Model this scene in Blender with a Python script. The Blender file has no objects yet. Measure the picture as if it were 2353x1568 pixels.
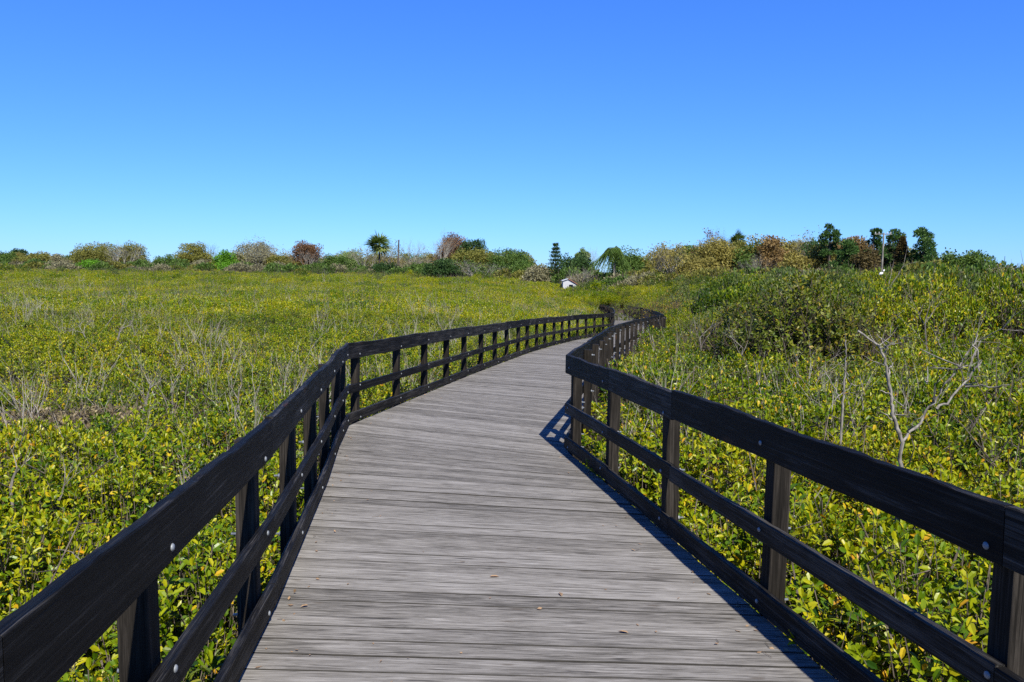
import bpy, math, random
import numpy as np
from mathutils import Matrix, Vector

RNG = np.random.default_rng(7)
random.seed(7)
scene = bpy.context.scene

# ------------------------------------------------------------------ camera, sky, sun
EYE = 2.65
F_PX, IW, IH = 1802.0, 2353.0, 1568.0          # focal length and frame in measuring pixels
PITCH = math.atan((784 - 625) / F_PX)
ROLL = 0.0115
cam_d = bpy.data.cameras.new('camera')
cam = bpy.data.objects.new('camera', cam_d)
scene.collection.objects.link(cam)
cam_d.sensor_width = 36.0
cam_d.lens = 36.0 * F_PX / IW
cam_d.clip_start = 0.05
cam_d.clip_end = 6000
cam.matrix_world = (Matrix.Translation((0, 0, EYE)) @ Matrix.Rotation(math.pi / 2 - PITCH, 4, 'X')
                    @ Matrix.Rotation(ROLL, 4, 'Z'))
scene.camera = cam

SUN_EL = math.radians(47.5)
SUN_AZ = math.radians(14.5)                    # to the right of straight behind the camera
to_sun = Vector((math.sin(SUN_AZ) * math.cos(SUN_EL), -math.cos(SUN_AZ) * math.cos(SUN_EL), math.sin(SUN_EL)))
world = bpy.data.worlds.new('World')
scene.world = world
world.use_nodes = True
wn, wl = world.node_tree.nodes, world.node_tree.links
for n in list(wn): wn.remove(n)
wo = wn.new('ShaderNodeOutputWorld'); bg = wn.new('ShaderNodeBackground')
sky = wn.new('ShaderNodeTexSky'); sky.sky_type = 'NISHITA'; sky.sun_disc = False
sky.sun_elevation = SUN_EL
sky.sun_rotation = math.atan2(to_sun.x, to_sun.y)
sky.altitude = 0; sky.air_density = 1.0; sky.dust_density = 0.0; sky.ozone_density = 1.5
# one colour grade for the whole sky (per-channel gain and contrast, as a camera's vivid setting)
SKY_STRENGTH = 0.12
sep = wn.new('ShaderNodeSeparateColor'); comb = wn.new('ShaderNodeCombineColor')
wl.new(sky.outputs[0], sep.inputs[0])
for ch, (gain, gam) in enumerate(((0.345, 1.0), (0.69, 0.88), (1.42, 0.65))):
    m0 = wn.new('ShaderNodeMath'); m0.operation = 'MULTIPLY'; m0.inputs[1].default_value = SKY_STRENGTH
    m1 = wn.new('ShaderNodeMath'); m1.operation = 'POWER'; m1.inputs[1].default_value = gam
    m2 = wn.new('ShaderNodeMath'); m2.operation = 'MULTIPLY'; m2.inputs[1].default_value = gain / SKY_STRENGTH
    wl.new(sep.outputs[ch], m0.inputs[0]); wl.new(m0.outputs[0], m1.inputs[0]); wl.new(m1.outputs[0], m2.inputs[0])
    wl.new(m2.outputs[0], comb.inputs[ch])
bg.inputs['Strength'].default_value = SKY_STRENGTH / 2      # exposure +1 stop below
wl.new(comb.outputs[0], bg.inputs[0]); wl.new(bg.outputs[0], wo.inputs[0])

sun_d = bpy.data.lights.new('sun', 'SUN'); sun_d.energy = 5.0; sun_d.angle = math.radians(0.53)
sun_d.color = (1.0, 0.94, 0.82)
sun = bpy.data.objects.new('sun', sun_d); scene.collection.objects.link(sun)
sun.rotation_euler = to_sun.to_track_quat('Z', 'Y').to_euler()
sun.location = (8, -20, 25)

vs = scene.view_settings
vs.view_transform = 'Standard'; vs.look = 'None'; vs.exposure = 1.0; vs.gamma = 1.0; vs.use_curve_mapping = False
scene.cycles.use_denoising = False
scene.cycles.max_bounces = 6
scene.cycles.transparent_max_bounces = 4
scene.cycles.sample_clamp_indirect = 4
scene.cycles.sample_clamp_direct = 5

# ------------------------------------------------------------------ small helpers
def sstep(a, b, x):
    t = np.clip((np.asarray(x, float) - a) / (b - a), 0, 1)
    return t * t * (3 - 2 * t)

def ray_dir(x, y):
    u, v = x - IW / 2, y - IH / 2
    c, s = math.cos(ROLL), math.sin(ROLL)
    u, v = u * c + v * s, -u * s + v * c
    cp, sp = math.cos(PITCH), math.sin(PITCH)
    return np.array([u / F_PX, cp - v / F_PX * sp, -v / F_PX * cp - sp])

def at(x, y, Y):
    """world point seen in measuring pixel (x, y) at forward distance Y"""
    d = ray_dir(x, y)
    return np.array([0, 0, EYE]) + d * (Y / d[1])

def link(o, parent=None):
    scene.collection.objects.link(o)
    if parent is not None: o.parent = parent
    return o

def tag(o, label=None, cat=None, group=None, kind=None):
    if label: o['label'] = label
    if cat: o['category'] = cat
    if group: o['group'] = group
    if kind: o['kind'] = kind
    return o

def empty(name, loc, label=None, cat=None, group=None, kind=None):
    o = bpy.data.objects.new(name, None); o.location = loc; o.empty_display_size = 0.2
    link(o); return tag(o, label, cat, group, kind)

class MB:
    """collects vertices, polygons, a material index per polygon and a tint per vertex"""
    def __init__(self):
        self.V = []; self.T = []; self.F = []; self.n = 0
    def add(self, V, F, mi=0, tint=0.5):
        V = np.asarray(V, float).reshape(-1, 3); F = np.asarray(F, int)
        self.V.append(V)
        self.T.append(np.broadcast_to(np.asarray(tint, float), (len(V),)).copy())
        self.F.append((F + self.n, mi)); self.n += len(V)
        return self
    def mesh(self, name, mats, smooth=False):
        me = bpy.data.meshes.new(name)
        V = np.concatenate(self.V); T = np.concatenate(self.T)
        loops = np.concatenate([f.ravel() for f, _ in self.F])
        tot = np.concatenate([np.full(len(f), f.shape[1]) for f, _ in self.F])
        mi = np.concatenate([np.full(len(f), m) for f, m in self.F])
        me.vertices.add(len(V)); me.vertices.foreach_set('co', V.ravel())
        me.loops.add(len(loops)); me.loops.foreach_set('vertex_index', loops.astype(np.int32))
        me.polygons.add(len(tot))
        me.polygons.foreach_set('loop_start', (np.cumsum(tot) - tot).astype(np.int32))
        me.polygons.foreach_set('loop_total', tot.astype(np.int32))
        me.polygons.foreach_set('material_index', mi.astype(np.int32))
        me.polygons.foreach_set('use_smooth', np.full(len(tot), bool(smooth)))
        a = me.attributes.new('tint', 'FLOAT', 'POINT'); a.data.foreach_set('value', T.astype(np.float32))
        for m in mats: me.materials.append(m)
        me.update(calc_edges=True); me.validate()
        return me
    def obj(self, name, mats, parent=None, smooth=False, loc=None):
        me = self.mesh(name, mats, smooth)
        o = bpy.data.objects.new(name, me)
        if loc is not None: o.location = loc
        return link(o, parent)

def norm(a):
    return a / np.maximum(np.linalg.norm(a, axis=-1, keepdims=True), 1e-9)

def perp(d):
    d = np.asarray(d, float)
    ref = np.where(np.abs(d[..., 2:3]) > 0.9, np.array([1.0, 0, 0]), np.array([0, 0, 1.0]))
    a = norm(np.cross(d, ref)); return a, np.cross(d, a)

def tube(mb, P, R, sides=5, mi=0, tint=0.5, cap=True):
    P = np.asarray(P, float); R = np.broadcast_to(np.asarray(R, float), (len(P),))
    D = norm(np.gradient(P, axis=0)); a, b = perp(D)
    ang = np.arange(sides) * 2 * math.pi / sides
    ring = a[:, None] * np.cos(ang)[None, :, None] + b[:, None] * np.sin(ang)[None, :, None]
    V = P[:, None] + ring * R[:, None, None]
    n = len(P); i = np.arange(n - 1)[:, None] * sides; k = np.arange(sides)[None]; k2 = (k + 1) % sides
    Fq = np.stack([i + k, i + k2, i + sides + k2, i + sides + k], -1).reshape(-1, 4)
    mb.add(V.reshape(-1, 3), Fq, mi, tint)
    if cap:
        mb.add(V[-1], np.array([[0] + [j, j + 1][0:2] for j in range(1, sides - 1)]) if sides > 2 else [], mi, tint)

def segs(mb, A, B, ra, rb, mi=1, tint=0.5, sides=3):
    """many straight twigs at once"""
    A = np.asarray(A, float); B = np.asarray(B, float); n = len(A)
    if n == 0: return
    d = norm(B - A); a, b = perp(d)
    ra = np.broadcast_to(ra, (n,)); rb = np.broadcast_to(rb, (n,))
    ang = np.arange(sides) * 2 * math.pi / sides
    ring = a[:, None] * np.cos(ang)[None, :, None] + b[:, None] * np.sin(ang)[None, :, None]
    V = np.concatenate([A[:, None] + ring * ra[:, None, None], B[:, None] + ring * rb[:, None, None]], 1)
    base = (np.arange(n) * sides * 2)[:, None]; k = np.arange(sides)[None]; k2 = (k + 1) % sides
    Fq = np.stack([base + k, base + k2, base + sides + k2, base + sides + k], -1).reshape(-1, 4)
    t = np.repeat(np.broadcast_to(tint, (n,)), sides * 2)
    mb.add(V.reshape(-1, 3), Fq, mi, t)

def leaves(mb, P, D, N, L, Wd, tint, lod=0, mi=0):
    """leaf blades: P base, D axis, N upper-side normal"""
    n = len(P)
    if n == 0: return
    L = np.broadcast_to(L, (n,))[:, None]; Wd = np.broadcast_to(Wd, (n,))[:, None]
    S = norm(np.cross(D, N)); N = np.cross(S, D)
    if lod == 0:
        droop = -N * L * 0.10
        m1 = P + D * L * 0.36; m2 = P + D * L * 0.79 + droop * 0.5
        tip = P + D * L + droop
        cup = N * Wd * 0.16
        V = np.stack([P, m1 - S * Wd * .41 + cup, m1 - N * 0.0, m1 + S * Wd * .41 + cup,
                      m2 - S * Wd * .43 + cup, m2, m2 + S * Wd * .43 + cup, tip], 1)
        b = (np.arange(n) * 8)[:, None]
        T = np.concatenate([b + np.array([[0, 2, 1]]), b + np.array([[0, 3, 2]]), b + np.array([[4, 5, 7]]), b + np.array([[5, 6, 7]])], 0)
        Q = np.concatenate([b + np.array([[1, 2, 5, 4]]), b + np.array([[2, 3, 6, 5]])], 0)
        tt = np.repeat(np.broadcast_to(tint, (n,)), 8)
        n0 = mb.n
        mb.add(V.reshape(-1, 3), T, mi, tt)
        mb.F.append((Q + n0, mi))
    else:
        mid = P + D * L * 0.58
        V = np.stack([P, mid - S * Wd * .5, P + D * L, mid + S * Wd * .5], 1)
        b = (np.arange(n) * 4)[:, None]
        mb.add(V.reshape(-1, 3), b + np.array([[0, 3, 2, 1]]), mi, np.repeat(np.broadcast_to(tint, (n,)), 4))

def rand_dirs(n, rng=RNG):
    return norm(rng.normal(size=(n, 3)))

# ------------------------------------------------------------------ materials
def newmat(name):
    m = bpy.data.materials.new(name); m.use_nodes = True
    nt = m.node_tree; nt.nodes.clear()
    return m, nt.nodes, nt.links

def ramp(nodes, stops, interp='LINEAR'):
    r = nodes.new('ShaderNodeValToRGB'); r.color_ramp.interpolation = interp
    e = r.color_ramp.elements
    while len(e) < len(stops): e.new(0.5)
    for i, (p, c) in enumerate(stops):
        e[i].position = p; e[i].color = (c[0], c[1], c[2], 1)
    return r

def math_n(nodes, op, a=None, b=None, clamp=False):
    m = nodes.new('ShaderNodeMath'); m.operation = op; m.use_clamp = clamp
    if a is not None and not hasattr(a, 'is_linked'): m.inputs[0].default_value = a
    if b is not None and not hasattr(b, 'is_linked'): m.inputs[1].default_value = b
    return m

def leaf_mat(name, stops, patch=0.25, patch_scale=0.25, transl=0.35, rough=0.42, inst=0.12, spec=0.4):
    """leaf colour: a per-leaf tint moved by slow patches over the marsh and by the plant"""
    m, N, L = newmat(name)
    out = N.new('ShaderNodeOutputMaterial')
    att = N.new('ShaderNodeAttribute'); att.attribute_name = 'tint'
    geo = N.new('ShaderNodeNewGeometry')
    nz = N.new('ShaderNodeTexNoise'); nz.inputs['Scale'].default_value = patch_scale; nz.inputs['Detail'].default_value = 3
    L.new(geo.outputs['Position'], nz.inputs['Vector'])
    oi = N.new('ShaderNodeObjectInfo')
    a = math_n(N, 'MULTIPLY_ADD'); L.new(nz.outputs['Fac'], a.inputs[0]); a.inputs[1].default_value = patch * 2; a.inputs[2].default_value = -patch
    b = math_n(N, 'MULTIPLY_ADD'); L.new(oi.outputs['Random'], b.inputs[0]); b.inputs[1].default_value = inst * 2; b.inputs[2].default_value = -inst
    c = math_n(N, 'ADD'); L.new(a.outputs[0], c.inputs[0]); L.new(b.outputs[0], c.inputs[1])
    # rare yellow and orange leaves (tint above 0.94) keep their own colour
    keep = math_n(N, 'LESS_THAN', b=0.93); L.new(att.outputs['Fac'], keep.inputs[0])
    c2 = math_n(N, 'MULTIPLY'); L.new(c.outputs[0], c2.inputs[0]); L.new(keep.outputs[0], c2.inputs[1])
    d = math_n(N, 'ADD'); L.new(att.outputs['Fac'], d.inputs[0]); L.new(c2.outputs[0], d.inputs[1])
    r = ramp(N, stops); L.new(d.outputs[0], r.inputs[0])
    p = N.new('ShaderNodeBsdfPrincipled'); L.new(r.outputs[0], p.inputs['Base Color'])
    p.inputs['Roughness'].default_value = rough
    p.inputs['Specular IOR Level'].default_value = spec
    t = N.new('ShaderNodeBsdfTranslucent')
    hsv = N.new('ShaderNodeHueSaturation'); hsv.inputs['Hue'].default_value = 0.49
    hsv.inputs['Saturation'].default_value = 1.1; hsv.inputs['Value'].default_value = 1.3
    L.new(r.outputs[0], hsv.inputs['Color']); L.new(hsv.outputs[0], t.inputs['Color'])
    mx = N.new('ShaderNodeMixShader'); mx.inputs[0].default_value = transl
    L.new(p.outputs[0], mx.inputs[1]); L.new(t.outputs[0], mx.inputs[2]); L.new(mx.outputs[0], out.inputs[0])
    return m

def bark_mat(name, c1, c2, scale=14.0, rough=0.85):
    m, N, L = newmat(name)
    out = N.new('ShaderNodeOutputMaterial'); p = N.new('ShaderNodeBsdfPrincipled')
    geo = N.new('ShaderNodeNewGeometry')
    mp = N.new('ShaderNodeMapping'); mp.inputs['Scale'].default_value = (1, 1, 0.3)
    L.new(geo.outputs['Position'], mp.inputs['Vector'])
    nz = N.new('ShaderNodeTexNoise'); nz.inputs['Scale'].default_value = scale; nz.inputs['Detail'].default_value = 5
    L.new(mp.outputs[0], nz.inputs['Vector'])
    r = ramp(N, [(0.32, c1), (0.68, c2)]); L.new(nz.outputs['Fac'], r.inputs[0])
    L.new(r.outputs[0], p.inputs['Base Color']); p.inputs['Roughness'].default_value = rough
    p.inputs['Specular IOR Level'].default_value = 0.2
    bp = N.new('ShaderNodeBump'); bp.inputs['Strength'].default_value = 0.5; bp.inputs['Distance'].default_value = 0.01
    L.new(nz.outputs['Fac'], bp.inputs['Height']); L.new(bp.outputs[0], p.inputs['Normal'])
    L.new(p.outputs[0], out.inputs[0])
    return m

def wood_mat(name, dark, mid, light, grain=1.0, rough=0.75, crack=0.5, knots=True, tan=None, spec=0.35, bump=0.6, lx=1.0, fine_s=80, broad_s=22, w=(0.6, 0.40, 0.26, 0.10), fibre=0.9, patch_s=(3.2, 9.0), knot_s=(1.5, 6.0), knot_d=(0.05, 0.12)):
    """weathered timber, grain along the board's own x axis"""
    m, N, L = newmat(name)
    out = N.new('ShaderNodeOutputMaterial'); p = N.new('ShaderNodeBsdfPrincipled')
    tc = N.new('ShaderNodeTexCoord'); oi = N.new('ShaderNodeObjectInfo')
    off = N.new('ShaderNodeVectorMath'); off.operation = 'MULTIPLY_ADD'
    cmb = N.new('ShaderNodeCombineXYZ')
    for i, k in enumerate((37.0, 11.0, 23.0)):
        q = math_n(N, 'MULTIPLY', b=k); L.new(oi.outputs['Random'], q.inputs[0]); L.new(q.outputs[0], cmb.inputs[i])
    addv = N.new('ShaderNodeVectorMath'); addv.operation = 'ADD'
    L.new(tc.outputs['Object'], addv.inputs[0]); L.new(cmb.outputs[0], addv.inputs[1])
    def grainnoise(sx, syz, detail, dist=0.0, rough_=0.6):
        mp = N.new('ShaderNodeMapping'); mp.inputs['Scale'].default_value = (sx, syz, syz)
        L.new(addv.outputs[0], mp.inputs['Vector'])
        z = N.new('ShaderNodeTexNoise'); z.inputs['Scale'].default_value = 1.0; z.inputs['Detail'].default_value = detail
        z.inputs['Roughness'].default_value = rough_; z.inputs['Distortion'].default_value = dist
        L.new(mp.outputs[0], z.inputs['Vector']); return z
    fine = grainnoise(2.2 * lx, fine_s, 6, 0.9, 0.75)
    broad = grainnoise(1.1 * lx, broad_s, 4, 1.6)
    patch = grainnoise(patch_s[0], patch_s[1], 4)
    s1 = math_n(N, 'MULTIPLY', b=w[0]); L.new(fine.outputs['Fac'], s1.inputs[0])
    s2 = math_n(N, 'MULTIPLY_ADD', b=w[1]); L.new(broad.outputs['Fac'], s2.inputs[0]); L.new(s1.outputs[0], s2.inputs[2])
    s3 = math_n(N, 'MULTIPLY_ADD', b=w[2]); L.new(patch.outputs['Fac'], s3.inputs[0]); L.new(s2.outputs[0], s3.inputs[2])
    s4 = math_n(N, 'MULTIPLY_ADD', b=w[3]); L.new(oi.outputs['Random'], s4.inputs[0]); L.new(s3.outputs[0], s4.inputs[2])
    cen = sum(w) / 2
    r = ramp(N, [(cen - 0.13, dark), (cen, mid), (cen + 0.14, light)]); L.new(s4.outputs[0], r.inputs[0])
    col = r.outputs[0]
    # long dark checks along the grain
    ck = grainnoise(1.2 * lx, fine_s * 0.6, 3, 0.2, 0.5)
    ckr = ramp(N, [(0.27, (0, 0, 0)), (0.33, (1, 1, 1))]); L.new(ck.outputs['Fac'], ckr.inputs[0])
    mixc = N.new('ShaderNodeMix'); mixc.data_type = 'RGBA'; mixc.blend_type = 'MULTIPLY'
    mixc.inputs['Factor'].default_value = crack
    L.new(col, mixc.inputs['A']); L.new(ckr.outputs[0], mixc.inputs['B']); col = mixc.outputs['Result']
    fb = grainnoise(1.7 * lx, fine_s * 1.7, 2, 0.3, 0.5)
    for stops, amount in (([(0.33, (0.30, 0.29, 0.28)), (0.40, (1, 1, 1))], 0.85), ([(0.60, (1, 1, 1)), (0.68, (1.0 + fibre, 1.0 + fibre, 1.0 + fibre))], 1.0)):
        fr = ramp(N, stops); L.new(fb.outputs['Fac'], fr.inputs[0])
        mf = N.new('ShaderNodeMix'); mf.data_type = 'RGBA'; mf.blend_type = 'MULTIPLY'; mf.inputs['Factor'].default_value = amount
        L.new(col, mf.inputs['A']); L.new(fr.outputs[0], mf.inputs['B']); col = mf.outputs['Result']
    if knots:
        mp = N.new('ShaderNodeMapping'); mp.inputs['Scale'].default_value = (knot_s[0], knot_s[1], knot_s[1])
        L.new(addv.outputs[0], mp.inputs['Vector'])
        vo = N.new('ShaderNodeTexVoronoi'); vo.inputs['Scale'].default_value = 1.0
        L.new(mp.outputs[0], vo.inputs['Vector'])
        kr = ramp(N, [(knot_d[0], (1, 1, 1)), (knot_d[1], (0, 0, 0))]); L.new(vo.outputs['Distance'], kr.inputs[0])
        mk = N.new('ShaderNodeMix'); mk.data_type = 'RGBA'
        kc = tan if tan else tuple(0.6 * a + 0.02 for a in mid)
        L.new(kr.outputs[0], mk.inputs['Factor']); L.new(col, mk.inputs['A']); mk.inputs['B'].default_value = (*kc, 1)
        sc = math_n(N, 'MULTIPLY', b=0.6); L.new(kr.outputs[0], sc.inputs[0]); L.new(sc.outputs[0], mk.inputs['Factor'])
        col = mk.outputs['Result']
    L.new(col, p.inputs['Base Color'])
    p.inputs['Roughness'].default_value = rough; p.inputs['Specular IOR Level'].default_value = spec
    h = math_n(N, 'MULTIPLY'); L.new(s2.outputs[0], h.inputs[0]); L.new(ckr.outputs[0], h.inputs[1])
    bp = N.new('ShaderNodeBump'); bp.inputs['Strength'].default_value = bump; bp.inputs['Distance'].default_value = 0.006
    L.new(h.outputs[0], bp.inputs['Height']); L.new(bp.outputs[0], p.inputs['Normal'])
    L.new(p.outputs[0], out.inputs[0])
    return m

def plain_mat(name, col, rough=0.6, metal=0.0, var=0.15, scale=8.0):
    m, N, L = newmat(name)
    out = N.new('ShaderNodeOutputMaterial'); p = N.new('ShaderNodeBsdfPrincipled')
    geo = N.new('ShaderNodeNewGeometry')
    nz = N.new('ShaderNodeTexNoise'); nz.inputs['Scale'].default_value = scale; nz.inputs['Detail'].default_value = 4
    L.new(geo.outputs['Position'], nz.inputs['Vector'])
    r = ramp(N, [(0.3, tuple(c * (1 - var) for c in col)), (0.7, tuple(min(1, c * (1 + var)) for c in col))])
    L.new(nz.outputs['Fac'], r.inputs[0]); L.new(r.outputs[0], p.inputs['Base Color'])
    p.inputs['Roughness'].default_value = rough; p.inputs['Metallic'].default_value = metal
    L.new(p.outputs[0], out.inputs[0])
    return m

M = {}
M['deck'] = wood_mat('weathered_deck_wood', (0.050, 0.047, 0.041), (0.142, 0.134, 0.121), (0.225, 0.216, 0.200), rough=0.88, crack=0.7,
                     tan=(0.062, 0.050, 0.038), spec=0.12, bump=0.5, lx=2.0, fine_s=72, broad_s=30, w=(0.66, 0.26, 0.16, 0.11), fibre=0.35, patch_s=(2.5, 6.0), knot_s=(2.6, 8.0), knot_d=(0.05, 0.11))
M['deck_edge'] = plain_mat('gap_dark_plank_edge', (0.022, 0.020, 0.017), 0.9, 0, 0.4, 12)  # plank sides coloured dark so the sunlit gaps read as dark lines
M['rail'] = wood_mat('dark_rail_wood', (0.0018, 0.0016, 0.0014), (0.0068, 0.0062, 0.0054), (0.046, 0.043, 0.039), rough=0.62, crack=0.9,
                     tan=(0.045, 0.020, 0.008), spec=0.10, bump=1.0, fine_s=120, broad_s=36, lx=1.1)
M['post'] = wood_mat('dark_post_wood', (0.0045, 0.0038, 0.003), (0.0135, 0.0115, 0.0094), (0.036, 0.031, 0.026), rough=0.75, crack=0.6,
                     tan=(0.06, 0.03, 0.012), spec=0.10, bump=0.7, fine_s=70, broad_s=24)
M['bolt'] = plain_mat('galvanised_steel', (0.17, 0.185, 0.20), 0.55, 0.2, 0.2, 60)
M['leaf'] = leaf_mat('mangrove_leaf', [(0.0, (0.016, 0.048, 0.002)), (0.28, (0.070, 0.128, 0.003)), (0.56, (0.190, 0.222, 0.004)),
                                       (0.90, (0.325, 0.292, 0.006)), (0.94, (0.40, 0.31, 0.010)), (1.0, (0.38, 0.20, 0.010))],
                     patch=0.40, patch_scale=0.16, inst=0.15, transl=0.26, spec=0.22, rough=0.36)
M['leaf_dark'] = leaf_mat('dark_mangrove_leaf', [(0.0, (0.012, 0.034, 0.004)), (0.40, (0.045, 0.080, 0.006)), (0.80, (0.105, 0.130, 0.012)),
                                                 (0.95, (0.22, 0.18, 0.02)), (1.0, (0.26, 0.16, 0.02))], patch=0.15, patch_scale=0.4, transl=0.25, spec=0.2)
M['twig'] = bark_mat('grey_twig', (0.035, 0.027, 0.020), (0.13, 0.108, 0.085), 30)
M['deadwood'] = bark_mat('bleached_deadwood', (0.055, 0.047, 0.040), (0.24, 0.22, 0.195), 26)
M['pale_twig'] = bark_mat('pale_twig', (0.13, 0.118, 0.10), (0.34, 0.315, 0.28), 26)
M['snag'] = bark_mat('weathered_snag_bark', (0.050, 0.044, 0.038), (0.25, 0.232, 0.205), 34)
M['leaf_grey'] = leaf_mat('grey_green_leaf', [(0.0, (0.022, 0.038, 0.010)), (0.40, (0.066, 0.094, 0.022)), (0.80, (0.135, 0.158, 0.048)),
                                              (0.95, (0.21, 0.19, 0.06)), (1.0, (0.24, 0.18, 0.05))], patch=0.2, patch_scale=0.12, transl=0.25, spec=0.15)
M['trunk'] = bark_mat('brown_bark', (0.0348, 0.0261, 0.0203), (0.0986, 0.0783, 0.0638), 6)
M['pale_trunk'] = bark_mat('pale_bark', (0.10, 0.094, 0.080), (0.23, 0.218, 0.190), 6)
M['straw'] = leaf_mat('dry_straw', [(0.0, (0.09, 0.07, 0.035)), (0.5, (0.19, 0.155, 0.085)), (0.95, (0.27, 0.23, 0.13)), (1.0, (0.27, 0.23, 0.13))], patch=0.1, transl=0.2, spec=0.1)
M['mud'] = plain_mat('marsh_mud', (0.0435, 0.0302, 0.0197), 0.9, 0, 0.5, 2.5)
M['white_paint'] = plain_mat('white_paint', (0.33, 0.34, 0.36), 0.6, 0, 0.12, 1.5)
M['roof_red'] = plain_mat('faded_red_roof', (0.2610, 0.0986, 0.0580), 0.7, 0, 0.2, 2)
M['glass'] = plain_mat('dark_pane', (0.0087, 0.0104, 0.0128), 0.15, 0, 0.1, 2)
M['tan_wall'] = plain_mat('tan_stucco', (0.2436, 0.1740, 0.1276), 0.85, 0, 0.1, 2)
M['white_feather'] = plain_mat('white_feather', (0.55, 0.55, 0.54), 0.7, 0, 0.05, 20)
M['beak'] = plain_mat('dark_beak', (0.10, 0.07, 0.02), 0.5, 0, 0.05, 20)
M['dry_leaf'] = plain_mat('dry_leaf', (0.20, 0.13, 0.07), 0.8, 0, 0.35, 40)

# ------------------------------------------------------------------ boardwalk plan
DY = [-6, 0, 3, 9, 20, 33, 80, 100]
DZ = [-1.58, -1.60, -1.655, -1.815, -2.21, -2.69, -4.17, -4.75]
def deck_z(Y): return EYE + np.interp(Y, DY, DZ)
RAIL_H = 0.965
# inner lines of the two railings (x, y)
LEFT = [(-0.25, -4.5), (-0.62, -1.2), (-0.905, 1.35), (-1.145, 3.72), (-1.50, 6.35), (-1.72, 7.75), (-1.89, 9.05),
        (-1.33, 12.35), (-0.79, 15.5), (-0.13, 18.95), (0.50, 22.2), (1.30, 25.6), (2.30, 29.4), (3.30, 32.5),
        (4.65, 35.8), (5.50, 42.0), (6.45, 50.0), (7.45, 60.0), (8.45, 70.0), (9.2, 80.0), (9.4, 84.0)]
RIGHT = [(2.35, -4.5), (1.95, -1.2), (1.66, 0.9), (1.465, 2.27), (1.02, 4.95), (0.79, 6.35), (0.535, 7.75),
         (0.98, 10.2), (1.50, 13.2), (1.95, 15.9), (2.62, 19.0), (3.45, 22.4), (4.70, 27.0), (6.35, 33.0),
         (6.95, 37.0), (7.75, 43.0), (8.80, 52.0), (9.75, 61.0), (10.6, 71.0), (11.5, 80.0), (11.9, 84.0)]
LA, RA = np.array(LEFT), np.array(RIGHT)
def left_x(Y): return np.interp(Y, LA[:, 1], LA[:, 0])
def right_x(Y): return np.interp(Y, RA[:, 1], RA[:, 0])

# ------------------------------------------------------------------ marsh canopy and ground
def vnoise(x, y, s, seed=0):
    x = np.asarray(x, float) / s + seed * 17.3; y = np.asarray(y, float) / s + seed * 9.1
    return (np.sin(x * 1.7 + 1.3 * np.sin(y * 1.1 + seed)) + np.sin(y * 1.9 + 1.7 * np.sin(x * 0.9 + 2 * seed))
            + 0.6 * np.sin(x * 3.1 + y * 2.7)) / 2.6

def canopy(X, Y):
    """height of the top of the thicket"""
    X = np.asarray(X, float); Y = np.asarray(Y, float)
    dk = np.interp(Y, [-6, 0, 3, 9, 20, 33, 80, 88, 120, 150, 220], [-1.58, -1.60, -1.655, -1.815, -2.21, -2.69, -4.0, -2.75, -1.9, -1.1, -0.8])
    cl = np.interp(Y, [-10, 3, 9, 20, 40, 70, 110, 150, 220, 500], [-1.45, -1.45, -1.55, -1.8, -2.15, -2.2, -1.55, -1.0, -0.7, -0.6])
    cr = np.interp(Y, [-10, 3, 6, 12, 20, 40, 80, 150, 220, 500], [-1.25, -1.2, -1.1, -0.85, -0.70, -0.85, -1.1, -1.0, -0.8, -0.8])
    dl = left_x(Y) - X; dr = X - right_x(Y)
    c_left = (dk + 0.12) + (cl - dk - 0.12) * sstep(1.0, 12.0, dl)
    c_right = (dk + 0.30) + (cr - dk - 0.30) * sstep(0.6, 10.0, dr)
    c_mid = dk + 0.1
    c = np.where(dl > 0, c_left, np.where(dr > 0, c_right, c_mid))
    amp = 0.06 + 0.20 * sstep(6, 35, Y) * (1 - 0.6 * sstep(90, 140, Y))
    return EYE + c + amp * vnoise(X, Y, 4.0, 1) + 0.09 * vnoise(X, Y, 1.1, 2)

def plant_h(X, Y):
    return 1.1 + 0.35 * sstep(1, 10, np.asarray(X) - right_x(Y))

def ground_z(X, Y): return canopy(X, Y) - plant_h(X, Y)

def build_ground():
    ys = np.concatenate([np.arange(-12, 40, 0.8), np.arange(40, 260, 4), [300, 400, 600, 1000, 1800, 3500]])
    u = np.linspace(-1, 1, 141)
    rows = []
    for y in ys:
        half = 16 + max(0, y) * 1.15
        rows.append(np.stack([u * half, np.full(len(u), y), np.zeros(len(u))], 1))
    V = np.array(rows); flat = V.reshape(-1, 3)
    z = ground_z(flat[:, 0], flat[:, 1])
    far = sstep(220, 420, flat[:, 1]); z = z * (1 - far) + (EYE - 2.0) * far
    flat[:, 2] = z
    n = len(u); i = np.arange(len(ys) - 1)[:, None] * n; k = np.arange(n - 1)[None]
    F = np.stack([i + k, i + k + 1, i + n + k + 1, i + n + k], -1).reshape(-1, 4)
    mb = MB(); mb.add(flat, F)
    o = mb.obj('ground', [M['mud']], smooth=True)
    tag(o, kind='structure')
build_ground()

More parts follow.
